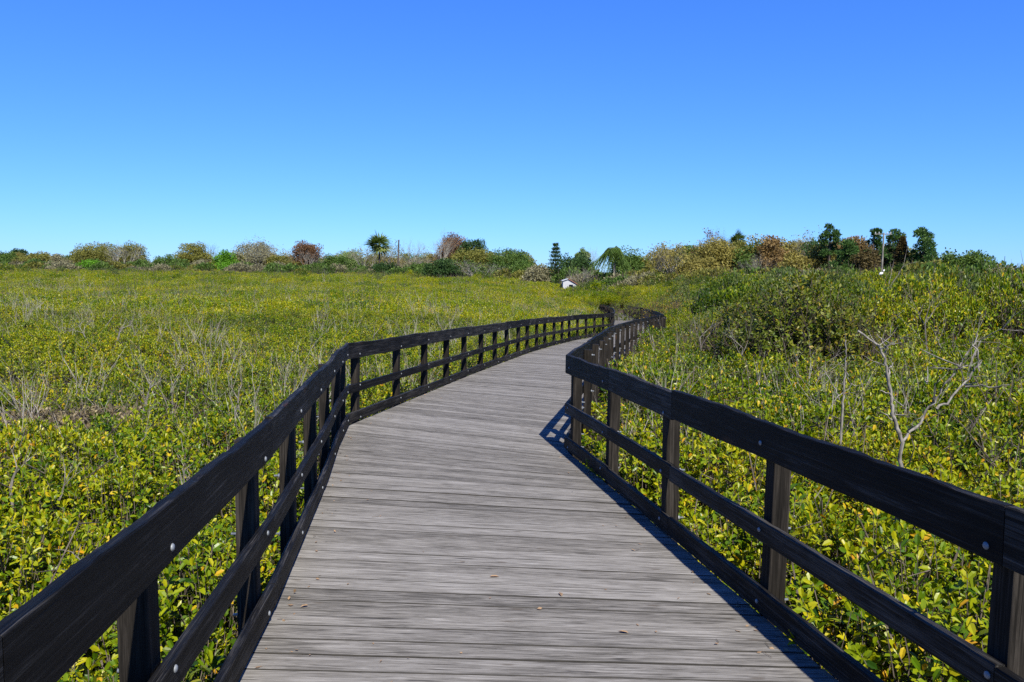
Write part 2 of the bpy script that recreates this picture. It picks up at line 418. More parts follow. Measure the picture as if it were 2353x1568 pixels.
# ------------------------------------------------------------------ boards
def board_mesh(name, L, Wy, Hz, nseg, mat, mitre0=0.0, mitre1=0.0, ch=0.005, wob=0.0, rng=RNG, smooth=False):
    """timber along x (0..L); y 0..Wy; z -Hz..0, chamfered; mitre: tan of the cut angle at each end"""
    x = np.linspace(0, L, nseg + 1)
    sec = np.array([(ch, 0), (Wy - ch, 0), (Wy, -ch), (Wy, -Hz + ch), (Wy - ch, -Hz), (ch, -Hz), (0, -Hz + ch), (0, -ch)])
    V = np.zeros((nseg + 1, 8, 3))
    V[:, :, 0] = x[:, None]; V[:, :, 1] = sec[None, :, 0]; V[:, :, 2] = sec[None, :, 1]
    if wob > 0:
        ph = rng.uniform(0, 6.28, 4)
        w1 = wob * (np.sin(x * 2.1 + ph[0]) + 0.6 * np.sin(x * 5.3 + ph[1]) + 0.35 * np.sin(x * 12.0 + ph[2]))
        w2 = wob * 0.7 * (np.sin(x * 1.7 + ph[3]) + 0.5 * np.sin(x * 6.1 + ph[0]))
        V[:, [0, 1, 2, 7], 2] += w1[:, None]
        V[:, [3, 4, 5, 6], 2] += w2[:, None]
        V[:, [0, 1], 2] += rng.normal(0, wob * 0.35, (nseg + 1, 2))
    V[0, :, 0] += V[0, :, 1] * mitre0
    V[-1, :, 0] += V[-1, :, 1] * mitre1
    i = np.arange(nseg)[:, None] * 8; k = np.arange(8)[None]; k2 = (k + 1) % 8
    F = np.stack([i + k, i + 8 + k, i + 8 + k2, i + k2], -1).reshape(-1, 4)
    mb = MB(); mb.add(V.reshape(-1, 3), F)
    mb.F.append((np.array([[0, 1, 2, 3, 4, 5, 6, 7]]), 0))
    mb.F.append((np.array([[7, 6, 5, 4, 3, 2, 1, 0]]) + nseg * 8, 0))
    return mb.mesh(name, [mat], smooth)

def place(o, origin, ex, ez_hint=(0, 0, 1), ey_hint=None):
    ex = Vector(ex).normalized()
    if ey_hint is not None:
        ey = Vector(ey_hint); ey = (ey - ex * ey.dot(ex)).normalized(); ez = ex.cross(ey)
    else:
        ez = Vector(ez_hint); ez = (ez - ex * ez.dot(ex)).normalized(); ey = ez.cross(ex)
    m = Matrix((ex, ey, ez)).transposed().to_4x4(); m.translation = Vector(origin)
    o.matrix_basis = m

# bolt: domed head at y=0 facing -y, shaft end and nut behind the post
def bolt_mesh():
    mb = MB()
    prof = [(-0.007, 0.001), (-0.006, 0.008), (-0.002, 0.0122), (0.001, 0.0122)]
    sides = 10; ang = np.arange(sides) * 2 * math.pi / sides
    def lathe(prof):
        V = np.array([[(r * math.cos(a), y, r * math.sin(a)) for a in ang] for y, r in prof])
        n = len(prof); i = np.arange(n - 1)[:, None] * sides; k = np.arange(sides)[None]; k2 = (k + 1) % sides
        F = np.stack([i + k, i + k2, i + sides + k2, i + sides + k], -1).reshape(-1, 4)
        mb.add(V.reshape(-1, 3), F)
        mb.F.append((np.arange(sides)[None, ::-1] + mb.n - sides * n, 0))
        mb.F.append((np.arange(sides)[None] + mb.n - sides, 0))
    lathe(prof + [(0.002, 0.006), (0.125, 0.006), (0.126, 0.0135), (0.138, 0.0135), (0.1385, 0.0065), (0.165, 0.006)])
    return mb.mesh('bolt', [M['bolt']], True)
BOLT = bolt_mesh()

def clean(pts):
    return [np.array([x, y, float(deck_z(y))]) for x, y in pts]

def along(pts, d):
    """point and direction at running distance d of a polyline"""
    for a, b in zip(pts[:-1], pts[1:]):
        L = np.linalg.norm(b - a)
        if d <= L: return a + (b - a) * d / L, (b - a) / L
        d -= L
    return pts[-1], norm(pts[-1] - pts[-2])

def railing(line, side, label, spacing, near_ys, group):
    """side: +1 the marsh is to the left of the walking direction, -1 to the right"""
    pts = clean(line)
    root = empty('boardwalk_railing', (pts[0][0], pts[0][1], pts[0][2]), label, 'railing', group)
    bpy.context.view_layer.update()
    inv = Matrix.Translation(root.location).inverted()
    rng = np.random.default_rng(3 if side > 0 else 4)
    def put(o, parent=root):
        m = o.matrix_basis.copy()
        o.parent = root; o.matrix_parent_inverse = inv
        o.matrix_basis = m
    # boards
    for k in range(len(pts) - 1):
        a, b = pts[k], pts[k + 1]; ex = norm(b - a); L = float(np.linalg.norm(b - a))
        out = np.cross([0, 0, 1.0], ex) * side; out = norm(out)
        def turn(j):
            if j <= 0 or j >= len(pts) - 1: return 0.0
            d0 = norm((pts[j] - pts[j - 1])[:2]); d1 = norm((pts[j + 1] - pts[j])[:2])
            return math.atan2(d0[0] * d1[1] - d0[1] * d1[0], float(np.dot(d0, d1)))
        t0 = math.tan(turn(k) / 2) * side; t1 = -math.tan(turn(k + 1) / 2) * side
        near = a[1] < 12
        for nm, top, h in (('top_rail', RAIL_H, 0.184), ('middle_rail', 0.480, 0.098), ('bottom_rail', 0.138, 0.115)):
            dz = float(rng.normal(0, 0.005)) if k else 0.0
            wob = (0.0055 if nm == 'top_rail' else 0.002) if near else 0.002
            gap = 0.002
            if side > 0:
                me = board_mesh(nm, L - 2 * gap, 0.038, h, 40 if near else 8, M['rail'], t0, t1, 0.0035, wob, rng)
                o = bpy.data.objects.new(nm, me); link(o)
                place(o, a + ex * gap + np.array([0, 0, top + dz]), ex, ey_hint=out)
            else:
                # the board runs the other way so that its y axis points outwards
                me = board_mesh(nm, L - 2 * gap, 0.038, h, 40 if near else 8, M['rail'], -t1, -t0, 0.0035, wob, rng)
                o = bpy.data.objects.new(nm, me); link(o)
                place(o, b - ex * gap + np.array([0, 0, top + dz]), -ex, ey_hint=out)
            put(o)
    # posts
    total = sum(np.linalg.norm(b - a) for a, b in zip(pts[:-1], pts[1:]))
    ds = []; run = 0.0
    for a, b in zip(pts[:-1], pts[1:]):
        L = float(np.linalg.norm(b - a))
        ds += [run + L * (yy - a[1]) / (b[1] - a[1]) for yy in near_ys if a[1] <= yy < b[1]]
        run += L
    d = ds[-1] + spacing
    while d < total - 0.1:
        ds.append(d); d += spacing * float(rng.uniform(0.96, 1.04))
    protos = {}
    for d in ds:
        p, ex = along(pts, d); out = norm(np.cross([0, 0, 1.0], ex) * side)
        gz = float(ground_z(p[0] + out[0] * 0.1, p[1] + out[1] * 0.1)) - 0.15
        top = RAIL_H - 0.055 - float(rng.uniform(0, 0.03))
        hgt = p[2] + top - gz
        me = board_mesh('post', hgt, 0.089, 0.089, 6, M['post'], 0, 0, 0.004, 0.0012, rng)
        o = bpy.data.objects.new('post', me); link(o)
        lean = np.array([rng.normal(0, 0.008), rng.normal(0, 0.008), 1.0])
        # local x up, y outwards, z along the rail
        ez = np.cross([0, 0, 1.0], out)
        place(o, np.array([p[0], p[1], gz]) + out * 0.040 + ez * 0.0445, lean, ey_hint=out)
        put(o)
        if p[1] < 45:
            for hz in (RAIL_H - 0.13, 0.432, 0.082):
                bo = bpy.data.objects.new('bolt', BOLT); link(bo)
                place(bo, p + np.array([0, 0, hz + rng.normal(0, 0.012)]) + out * (-0.0005) + ex * rng.normal(0, 0.012),
                      np.cross(out, [0, 0, 1.0]), ey_hint=out)
                m = bo.matrix_basis.copy()
                bo.parent = o; bo.matrix_parent_inverse = o.matrix_basis.inverted()
                bo.matrix_basis = m
    return root

def build_boardwalk():
    root = empty('boardwalk', (0.25, 0.0, float(deck_z(0))), 'weathered grey plank boardwalk winding away through the mangroves', 'boardwalk')
    inv = Matrix.Translation(root.location).inverted()
    # matching stations on both sides: (left x, y), (right x, y)
    ST = [((-0.25, -4.5), (2.35, -4.5)), ((-0.905, 1.35), (1.58, 1.45)), ((-1.145, 3.72), (1.244, 3.60)),
          ((-1.50, 6.35), (0.865, 5.9)), ((-1.89, 9.05), (0.535, 7.75)), ((-1.33, 12.35), (1.05, 10.8)),
          ((-0.79, 15.5), (1.60, 14.0)), ((-0.13, 18.95), (2.25, 17.5)), ((0.50, 22.2), (2.85, 20.2)),
          ((1.30, 25.6), (3.70, 23.5)), ((2.30, 29.4), (4.75, 27.2)), ((3.30, 32.5), (5.60, 30.3)), ((4.65, 35.8), (6.50, 33.5)),
          ((5.50, 42.0), (7.65, 41.8)), ((6.45, 50.0), (8.57, 50.0)), ((7.45, 60.0), (9.65, 60.0)),
          ((8.45, 70.0), (10.55, 70.0)), ((9.2, 80.0), (11.5, 80.0)), ((9.4, 84.0), (11.9, 84.0))]
    rng = np.random.default_rng(11)
    planks = []
    for (l0, r0), (l1, r1) in zip(ST[:-1], ST[1:]):
        l0, r0, l1, r1 = map(np.array, (l0, r0, l1, r1))
        mid = np.linalg.norm((l1 + r1) / 2 - (l0 + r0) / 2)
        n = max(1, int(round(mid / 0.146)))
        for k in range(n):
            t0, t1 = k / n, (k + 1) / n
            planks.append((l0 + (l1 - l0) * t0, l0 + (l1 - l0) * t1, r0 + (r1 - r0) * t0, r0 + (r1 - r0) * t1))
    rest = MB()
    for i, (la, lb, ra, rb) in enumerate(planks):
        # side ends reach just under the rails
        def ext(a, b, e):
            d = (b - a) / np.linalg.norm(b - a); return a - d * e, b + d * e
        e0, e1 = rng.uniform(0.022, 0.032, 2)
        la, ra = ext(la, ra, e0); lb, rb = ext(lb, rb, e1)
        c = (la + lb + ra + rb) / 4
        ex = (ra + rb) / 2 - (la + lb) / 2; L = np.linalg.norm(ex); ex /= L; ey = np.array([-ex[1], ex[0]])
        g = rng.uniform(0.0012, 0.0026) if rng.random() < 0.65 else rng.uniform(0.003, 0.0050)
        def loc(pnt): d = pnt - c; return np.array([d @ ex, d @ ey])
        q = [loc(la), loc(ra), loc(rb), loc(lb)]
        dz = float(rng.normal(0, 0.0016)); tilt = rng.normal(0, 0.0008)
        th = 0.038; ch = 0.0016
        ns = 5
        V = []
        for s in np.linspace(0, 1, ns):
            lo = q[0] + (q[1] - q[0]) * s; hi = q[3] + (q[2] - q[3]) * s
            bend = rng.normal(0, 0.0008)
            y0, y1 = lo[1] + g + bend, hi[1] - g + bend
            x0, x1 = lo[0], hi[0]
            z = rng.normal(0, 0.0006)
            V += [(x0, y0 + ch, z - tilt), (x1, y1 - ch, z + tilt), (x1, y1, z - ch), (x1, y1, -th), (x0, y0, -th), (x0, y0, z - ch)]
        V = np.array(V)
        ii = np.arange(ns - 1)[:, None] * 6; k = np.arange(6)[None]; k2 = (k + 1) % 6
        FF = np.stack([ii + k, ii + 6 + k, ii + 6 + k2, ii + k2], -1)
        F, FS = FF[:, :1].reshape(-1, 4), FF[:, 1:].reshape(-1, 4)      # tops and dirty edges, their colour darkened to paint in gap shade
        ends = [np.array([[0, 1, 2, 3, 4, 5]]), np.array([[5, 4, 3, 2, 1, 0]]) + (ns - 1) * 6]
        cz = float(deck_z(c[1])) + dz
        slope = float(deck_z(c[1] + 0.2) - deck_z(c[1] - 0.2)) / 0.4
        if i < 298:
            mb = MB(); mb.add(V, F); mb.F.append((FS, 1))
            for e in ends: mb.F.append((e, 0))
            me = mb.mesh('plank', [M['deck'], M['deck_edge']])
            o = bpy.data.objects.new('plank', me); link(o, root); o.matrix_parent_inverse = inv
            e3 = Vector((ex[0], ex[1], slope * ex[1]))
            place(o, (c[0], c[1], cz), e3, ey_hint=(ey[0], ey[1], slope * ey[1]))
        else:
            Wv = np.zeros((len(V), 3)); Wv[:, :2] = c + V[:, :1] * ex + V[:, 1:2] * ey
            Wv[:, 2] = deck_z(Wv[:, 1]) + dz + V[:, 2]
            n0 = rest.n
            rest.add(Wv, F); rest.F.append((FS + n0, 1))
            for e in ends: rest.F.append((e + n0, 0))
    o = rest.obj('far_planks', [M['deck'], M['deck_edge']], root); o.matrix_parent_inverse = inv; o['kind'] = 'stuff'
    # stringers under the plank ends and in the middle
    for w in (0.04, 0.5, 0.96):
        P = [np.array([*(np.array(l) * (1 - w) + np.array(r) * w), 0]) for l, r in ST]
        for p in P: p[2] = float(deck_z(p[1])) - 0.042
        for a, b in zip(P[:-1], P[1:]):
            L = float(np.linalg.norm(b - a))
            me = board_mesh('stringer', L, 0.045, 0.19, 2, M['post'])
            o = bpy.data.objects.new('stringer', me); link(o, root); o.matrix_parent_inverse = inv
            place(o, a, b - a)
    return root

build_boardwalk()
railing(LEFT, +1, 'dark timber post-and-rail railing along the left edge of the boardwalk', 1.42, [-3.9, -2.6, -1.3, 0.0, 1.05, 2.24, 3.55, 4.7, 5.85, 7.1, 8.2, 8.85, 9.4, 11.0, 12.4], 'boardwalk railings')
railing(RIGHT, -1, 'dark timber post-and-rail railing along the right edge of the boardwalk', 1.36, [-3.9, -2.5, -1.2, 0.1, 1.2, 2.31, 3.76, 5.1, 6.5, 7.6, 8.15, 9.4], 'boardwalk railings')

# ------------------------------------------------------------------ mangrove thicket prototypes
def shoot_leaves(mb, tip, axis, rng, n=9, L=(0.058, 0.095), lod=0, tint_mu=0.42, spread=1.0, yellow=0.02, mi=0):
    a = np.asarray(axis, float); u, v = perp(a)
    k = np.arange(n); ang = k * 1.5708 + (k // 2) * 0.6 + rng.uniform(0, 6.28) + rng.normal(0, 0.25, n)
    f = (k // 2) / max(1, (n - 1) // 2)
    th = np.radians(22 + 62 * f * spread) + rng.normal(0, 0.16, n)
    r = np.cos(ang)[:, None] * u + np.sin(ang)[:, None] * v
    D = norm(a * np.cos(th)[:, None] + r * np.sin(th)[:, None])
    Nn = a * np.sin(th)[:, None] - r * np.cos(th)[:, None]
    Nn = norm(Nn + rng.normal(0, 0.25, (n, 3)))
    P = tip - a * (f * 0.10)[:, None] + r * 0.004
    Ln = rng.uniform(*L, n) * (0.8 + 0.3 * f)
    t = np.clip(rng.normal(tint_mu, 0.20, n), 0.02, 0.90)
    y = rng.random(n) < yellow; t[y] = rng.uniform(0.94, 1.0, y.sum())
    leaves(mb, P, D, Nn, Ln, Ln * rng.uniform(0.42, 0.52, n), t, lod, mi)

def bush_mesh(name, seed, R=0.42, Hh=1.1, shoots=58, lod=0, low=0.35, mats=('leaf', 'twig'), dead=3, Ll=(0.058, 0.095), tint_mu=0.43):
    rng = np.random.default_rng(seed); mb = MB()
    nst = 6
    sa = rng.uniform(0, 6.28, nst); sr = rng.uniform(0.15, 0.6, nst) * R
    stem_top = np.stack([sr * np.cos(sa), sr * np.sin(sa), np.full(nst, Hh * 0.55)], 1)
    base = np.stack([sr * 0.35 * np.cos(sa), sr * 0.35 * np.sin(sa), np.full(nst, -0.12)], 1)
    segs(mb, base, stem_top, 0.011, 0.006, 1, 0.5, 4)
    for i in range(shoots):
        r = R * math.sqrt(rng.random()); a = rng.uniform(0, 6.28)
        top = Hh * (1 - 0.22 * (r / R) ** 2)
        z = top * (1 - (1 - low) * rng.random() ** 2.2) if rng.random() < 0.75 else top * rng.uniform(low, 1)
        tip = np.array([r * math.cos(a), r * math.sin(a), z])
        ax = norm(np.array([math.cos(a) * r / R * 0.7, math.sin(a) * r / R * 0.7, 0.9]) + rng.normal(0, 0.28, 3))
        j = int(np.argmin(np.linalg.norm(stem_top[:, :2] - tip[:2], axis=1)))
        s = rng.uniform(0.35, 1.0); q = base[j] + (stem_top[j] - base[j]) * s * min(1, z / Hh)
        m = (q + tip) / 2 + rng.normal(0, 0.03, 3)
        segs(mb, [q, m], [m, tip], [0.004, 0.003], [0.003, 0.002], 1, 0.5, 3)
        shoot_leaves(mb, tip, ax, rng, int(rng.integers(6, 12)), Ll, lod, tint_mu)
    for i in range(dead):
        a = rng.uniform(0, 6.28); r = R * rng.random()
        p = np.array([r * math.cos(a), r * math.sin(a), Hh * rng.uniform(0.4, 0.8)])
        q = p + norm(rng.normal(0, 0.5, 3) + np.array([0, 0, 0.9])) * rng.uniform(0.2, 0.5)
        q2 = q + norm(rng.normal(0, 0.6, 3) + np.array([0, 0, 0.7])) * rng.uniform(0.08, 0.25)
        q3 = (p + q) / 2 + norm(rng.normal(0, 0.7, 3) + np.array([0, 0, 0.5])) * rng.uniform(0.1, 0.25)
        segs(mb, [p, q, (p + q) / 2], [q, q2, q3], [0.006, 0.004, 0.0035], [0.004, 0.002, 0.0015], 1, 0.9, 4)
    return mb.mesh(name, [M[mats[0]], M[mats[1]]])

def patch_mesh(name, seed, size=1.7, Hh=1.1, n=7200, sticks=14):
    """a piece of far thicket: simple leaves of the same size over lumpy tops"""
    rng = np.random.default_rng(seed); mb = MB()
    P = rng.uniform(-size, size, (n, 2)) * np.sqrt(rng.random((n, 1)))**0.3
    lump = 0.16 * np.sin(P[:, 0] * 4.1 + seed) * np.sin(P[:, 1] * 4.7 + 2 * seed) + 0.10 * np.sin(P[:, 0] * 9 + 3) * np.sin(P[:, 1] * 8 + seed)
    edge = 1 - 0.25 * (np.linalg.norm(P, axis=1) / size) ** 2
    z = (Hh + lump) * edge - np.abs(rng.normal(0, 0.26, n)) + 0.08
    pos = np.column_stack([P, z])
    D = norm(rng.normal(0, 0.7, (n, 3)) + np.array([0, 0, 0.75]))
    Nn = rand_dirs(n, rng) + np.array([0, 0, 0.4])
    L = rng.uniform(0.055, 0.095, n)
    t = np.clip(rng.normal(0.46, 0.17, n), 0.02, 0.90); y = rng.random(n) < 0.022; t[y] = rng.uniform(0.94, 1, y.sum())
    leaves(mb, pos, D, norm(Nn), L, L * 0.55, t, 1, 0)
    a = np.column_stack([rng.uniform(-size, size, (sticks, 2)) * 0.8, np.full(sticks, Hh * 0.6)])
    b = a + norm(rng.normal(0, 0.22, (sticks, 3)) + np.array([0, 0, 1])) * rng.uniform(0.35, 1.0, (sticks, 1))
    c = b + norm(rng.normal(0, 0.5, (sticks, 3)) + np.array([0, 0, 0.8])) * rng.uniform(0.1, 0.3, (sticks, 1))
    segs(mb, a, b, 0.012, 0.007, 1, 0.9, 3); segs(mb, b, c, 0.007, 0.004, 1, 0.9, 3)
    return mb.mesh(name, [M['leaf'], M['twig']])

def instancer_group(coll):
    ng = bpy.data.node_groups.new('scatter_' + coll.name, 'GeometryNodeTree')
    ng.interface.new_socket('Geometry', in_out='INPUT', socket_type='NodeSocketGeometry')
    ng.interface.new_socket('Geometry', in_out='OUTPUT', socket_type='NodeSocketGeometry')
    N, L = ng.nodes, ng.links
    gi = N.new('NodeGroupInput'); go = N.new('NodeGroupOutput')
    ci = N.new('GeometryNodeCollectionInfo'); ci.inputs['Collection'].default_value = coll
    ci.inputs['Separate Children'].default_value = True; ci.inputs['Reset Children'].default_value = True
    ip = N.new('GeometryNodeInstanceOnPoints'); ip.inputs['Pick Instance'].default_value = True
    def attr(nm, ty):
        a = N.new('GeometryNodeInputNamedAttribute'); a.data_type = ty; a.inputs['Name'].default_value = nm
        return a.outputs['Attribute']
    L.new(gi.outputs[0], ip.inputs['Points']); L.new(ci.outputs[0], ip.inputs['Instance'])
    L.new(attr('idx', 'INT'), ip.inputs['Instance Index'])
    e2r = N.new('FunctionNodeEulerToRotation'); L.new(attr('rot', 'FLOAT_VECTOR'), e2r.inputs[0])
    L.new(e2r.outputs[0], ip.inputs['Rotation']); L.new(attr('scl', 'FLOAT_VECTOR'), ip.inputs['Scale'])
    L.new(ip.outputs[0], go.inputs[0])
    return ng

def scatter(name, coll, pts, rot, scl, idx):
    me = bpy.data.meshes.new(name); n = len(pts)
    me.vertices.add(n); me.vertices.foreach_set('co', np.asarray(pts, np.float32).ravel())
    for nm, ty, dat, key in (('rot', 'FLOAT_VECTOR', rot, 'vector'), ('scl', 'FLOAT_VECTOR', scl, 'vector'), ('idx', 'INT', idx, 'value')):
        a = me.attributes.new(nm, ty, 'POINT')
        a.data.foreach_set(key, np.asarray(dat, np.int32 if ty == 'INT' else np.float32).ravel())
    o = bpy.data.objects.new(name, me); link(o)
    md = o.modifiers.new('scatter', 'NODES'); md.node_group = instancer_group(coll)
    o['kind'] = 'stuff'
    return o

def proto(name, meshes):
    c = bpy.data.collections.new(name)
    for i, me in enumerate(meshes):
        c.objects.link(bpy.data.objects.new('%s_%02d' % (name, i), me))
    return c

small_c = proto('small_leaf_clump', [bush_mesh('clump', 100 + i, 0.42, 1.1, 120, 0, 0.3, dead=i % 2, Ll=(0.042, 0.068)) for i in range(4)]
                + [bush_mesh('clump', 110 + i, 0.44, 1.1, 115, 0, 0.3, ('leaf_dark', 'twig'), dead=1, Ll=(0.042, 0.068), tint_mu=0.55) for i in range(2)]
                + [bush_mesh('clump', 120 + i, 0.36, 1.1, 60, 0, 0.2, dead=6, Ll=(0.042, 0.068)) for i in range(2)]
                + [bush_mesh('clump', 130, 0.4, 1.0, 60, 0, 0.35, ('straw', 'twig'), dead=12, Ll=(0.06, 0.11), tint_mu=0.45)])
large_c = proto('large_leaf_clump', [bush_mesh('clump', 140 + i, 0.42, 1.1, 84, 0, 0.22, dead=i % 3, Ll=(0.048, 0.078)) for i in range(4)]
                + [bush_mesh('clump', 150 + i, 0.46, 1.1, 80, 0, 0.3, ('leaf_dark', 'twig'), dead=2, Ll=(0.045, 0.075), tint_mu=0.5) for i in range(2)]
                + [bush_mesh('clump', 160 + i, 0.36, 1.1, 34, 0, 0.2, dead=7, Ll=(0.048, 0.078)) for i in range(2)])
far_c = proto('mangrove_far_clump', [patch_mesh('far_clump', 200 + i, sticks=4 + 3 * (i % 3)) for i in range(5)])

def field(side, Ymin, Ymax, step, margin):
    """jittered points on one side of the boardwalk inside a generous view wedge"""
    out = []
    y = Ymin
    while y < Ymax:
        half = 5 + y * 0.80 if y > 0 else 5
        if side < 0: xs = np.arange(-half, float(left_x(y)) - margin + step if y < 86 else 0.02 * y + step, step)
        else: xs = np.arange(float(right_x(y)) + margin if y < 86 else 0.02 * y, half, step)
        if len(xs):
            p = np.column_stack([xs + RNG.uniform(-.5, .5, len(xs)) * step, np.full(len(xs), y) + RNG.uniform(-.5, .5, len(xs)) * step])
            if side < 0: p = p[(p[:, 1] > 86) | (p[:, 0] < left_x(p[:, 1]) - margin)]
            else: p = p[(p[:, 1] > 86) | (p[:, 0] > right_x(p[:, 1]) + margin)]
            out.append(p)
        y += step
    return np.concatenate(out)

for side, lab in ((-1, 'low yellow-green mangrove thicket spreading left of the boardwalk'),
                  (1, 'leafy green mangrove thicket rising right of the boardwalk')):
    P = field(side, -1.5, 42, 0.40, 0.36)
    Q = field(side, 41.5, 92, 0.5, 0.42)
    Q = Q[(Q[:, 0] > left_x(Q[:, 1]) - 3.0) if side < 0 else (Q[:, 0] < right_x(Q[:, 1]) + 3.0)]
    P = np.concatenate([P, Q])
    n = len(P); g = ground_z(P[:, 0], P[:, 1])
    h = plant_h(P[:, 0], P[:, 1]) / 1.1
    sc = RNG.uniform(0.72, 1.18, n)
    # thin spots
    thin = vnoise(P[:, 0], P[:, 1], 1.6, 5) > 0.72
    darkp = vnoise(P[:, 0], P[:, 1], 2.2, 11) + RNG.normal(0, 0.3, n) > 0.55
    idx = np.where(thin | (RNG.random(n) < 0.04), RNG.integers(6, 8, n), np.where(darkp, RNG.integers(4, 6, n), RNG.integers(0, 4, n)))
    if side < 0:
        dry = ((P[:, 0] + 5.6) / 1.5) ** 2 + ((P[:, 1] - 10.2) / 0.75) ** 2 < RNG.uniform(0.4, 1.1, n)
        idx = np.where(dry, 8, idx); sc = np.where(dry, 0.85, sc)
    tall = 1 + (0.60 * sstep(8, 18, P[:, 1]) * sstep(0.0, 0.7, vnoise(P[:, 0], P[:, 1], 3.2, 8)) if side > 0 else 0)
    o = scatter('mangrove_thicket', small_c if side < 0 else large_c, np.column_stack([P, g - 0.02]),
                np.column_stack([RNG.normal(0, 0.06, n), RNG.normal(0, 0.06, n), RNG.uniform(0, 6.28, n)]),
                np.column_stack([RNG.uniform(0.9, 1.15, n), RNG.uniform(0.9, 1.15, n), sc * h * tall]), idx)
    tag(o, lab, 'mangroves', kind='stuff')
    P = field(side, 41.5, 170, 1.55, 2.1)
    n = len(P); g = ground_z(P[:, 0], P[:, 1]); h = plant_h(P[:, 0], P[:, 1]) / 1.1
    o = scatter('distant_mangrove_thicket', far_c, np.column_stack([P, g]),
                np.column_stack([RNG.normal(0, 0.04, n), RNG.normal(0, 0.04, n), RNG.uniform(0, 6.28, n)]),
                np.column_stack([RNG.uniform(0.9, 1.1, n), RNG.uniform(0.9, 1.1, n), h * RNG.uniform(0.85, np.where(P[:, 1] > 95, 1.5, 1.15) if side < 0 else 1.4, n)]), RNG.integers(0, 5, n))
    tag(o, 'distant ' + lab.replace('spreading', 'reaching the tree line').replace('rising', 'below the taller trees'), 'mangroves', kind='stuff')

# ------------------------------------------------------------------ trees along the far edge of the marsh
TL = {}
def tl(name, dark, mid, light, **k):
    TL[name] = leaf_mat(name + '_foliage', [(0.0, dark), (0.5, mid), (0.92, light), (1.0, light)], patch=0.10, patch_scale=0.5, inst=0.04,
                        transl=0.3, rough=0.6, spec=0.2, **k)
tl('olive', (0.0729, 0.0826, 0.0175), (0.1507, 0.1507, 0.0292), (0.2527, 0.2333, 0.0486))
tl('green', (0.0292, 0.0632, 0.0116), (0.0680, 0.1215, 0.0213), (0.1361, 0.1944, 0.0389))
tl('bright_green', (0.0432, 0.1152, 0.0072), (0.0864, 0.2160, 0.0130), (0.1440, 0.3024, 0.0216))
tl('dark_green', (0.0126, 0.0324, 0.0090), (0.0306, 0.0675, 0.0163), (0.0675, 0.1170, 0.0270))
tl('yellow_olive', (0.095, 0.085, 0.020), (0.20, 0.175, 0.040), (0.31, 0.265, 0.065))
tl('orange', (0.10, 0.066, 0.026), (0.20, 0.135, 0.050), (0.30, 0.21, 0.085))
tl('red_brown', (0.070, 0.038, 0.020), (0.14, 0.078, 0.038), (0.22, 0.13, 0.065))
tl('grey_olive', (0.0990, 0.0945, 0.0540), (0.1890, 0.1800, 0.0990), (0.2970, 0.2790, 0.1620))
tl('pale_green', (0.0864, 0.1368, 0.0360), (0.1656, 0.2376, 0.0720), (0.2376, 0.3096, 0.1152))
tl('pine', (0.0138, 0.0389, 0.0086), (0.0475, 0.1037, 0.0242), (0.1123, 0.1814, 0.0432))
tl('palm', (0.0324, 0.0648, 0.0129), (0.0918, 0.1350, 0.0270), (0.2160, 0.2376, 0.0756))
tl('cedar', (0.0360, 0.0288, 0.0101), (0.0756, 0.0590, 0.0202), (0.1224, 0.0936, 0.0360))

def blobs_crown(mb, rng, c, rx, ry, rz, nb, nl, size, flat=0.75, spread=0.5):
    """leaf faces gathered in uneven clumps spread through an ellipsoid"""
    d = rand_dirs(nb, rng); r = rng.uniform(0.15, 1.0, nb) ** 0.6
    bc = c + d * r[:, None] * np.array([rx, ry, rz]) * 0.80
    br = rng.uniform(0.18, 0.42, nb) * min(rx, rz) * spread / 0.5
    bt = rng.normal(0.46, 0.10, nb)
    w = br ** 2 / (br ** 2).sum()
    which = rng.choice(nb, nl, p=w)
    dd = rand_dirs(nl, rng); rr = rng.random(nl) ** 0.45
    P = bc[which] + dd * (br[which] * rr)[:, None] * np.array([1.15, 1.15, flat])
    D = norm(dd + rng.normal(0, 0.7, (nl, 3)) + np.array([0, 0, 0.1]))
    Nn = norm(dd * 0.9 + rng.normal(0, 0.45, (nl, 3)) + np.array([0, 0, 0.5]))
    L = size * rng.uniform(0.6, 1.4, nl)
    leaves(mb, P, D, Nn, L, L * 0.62, np.clip(bt[which] + rng.normal(0, 0.10, nl), 0, 0.92), 1, 0)
    return bc

def branchy(mb, rng, base, direction, length, radius, levels, spread, mi=0, up=0.25, nmin=2, nmax=4, P=None):
    """recursive bare limbs; returns the twig ends"""
    ends = []
    stack = [(np.asarray(base, float), norm(np.asarray(direction, float)), length, radius, levels)]
    A, B, RA_, RB_ = [], [], [], []
    while stack:
        p, d, ln, r, lv = stack.pop()
        q0 = p; dd = d
        for _ in range(2):
            dd = norm(dd + rng.normal(0, 0.12, 3)); q = q0 + dd * ln / 2
            A.append(q0); B.append(q); RA_.append(r); RB_.append(r * 0.82); r *= 0.82; q0 = q
        if lv <= 0: ends.append(q0); continue
        for k in range(int(rng.integers(nmin, nmax + 1))):
            nd = norm(dd + rng.normal(0, spread, 3) + np.array([0, 0, up]))
            f = rng.uniform(0.55, 1.0); s = p + (q0 - p) * f if k else q0
            stack.append((s, nd, ln * rng.uniform(0.58, 0.85), r * 0.72, lv - 1))
    segs(mb, A, B, np.array(RA_), np.array(RB_), mi, rng.uniform(0.3, 0.8, len(A)), 4 if len(A) < 400 else 3)
    return np.array(ends)

SEED = [1000]
def tree_frame(x, ytop, Y, grow=0.0):
    ytop = ytop - grow * max(0.0, 628 - ytop)
    top = at(x, ytop, Y); g = float(ground_z(top[0], top[1]))
    return np.array([top[0], top[1], g]), float(top[2] - g), Y / F_PX

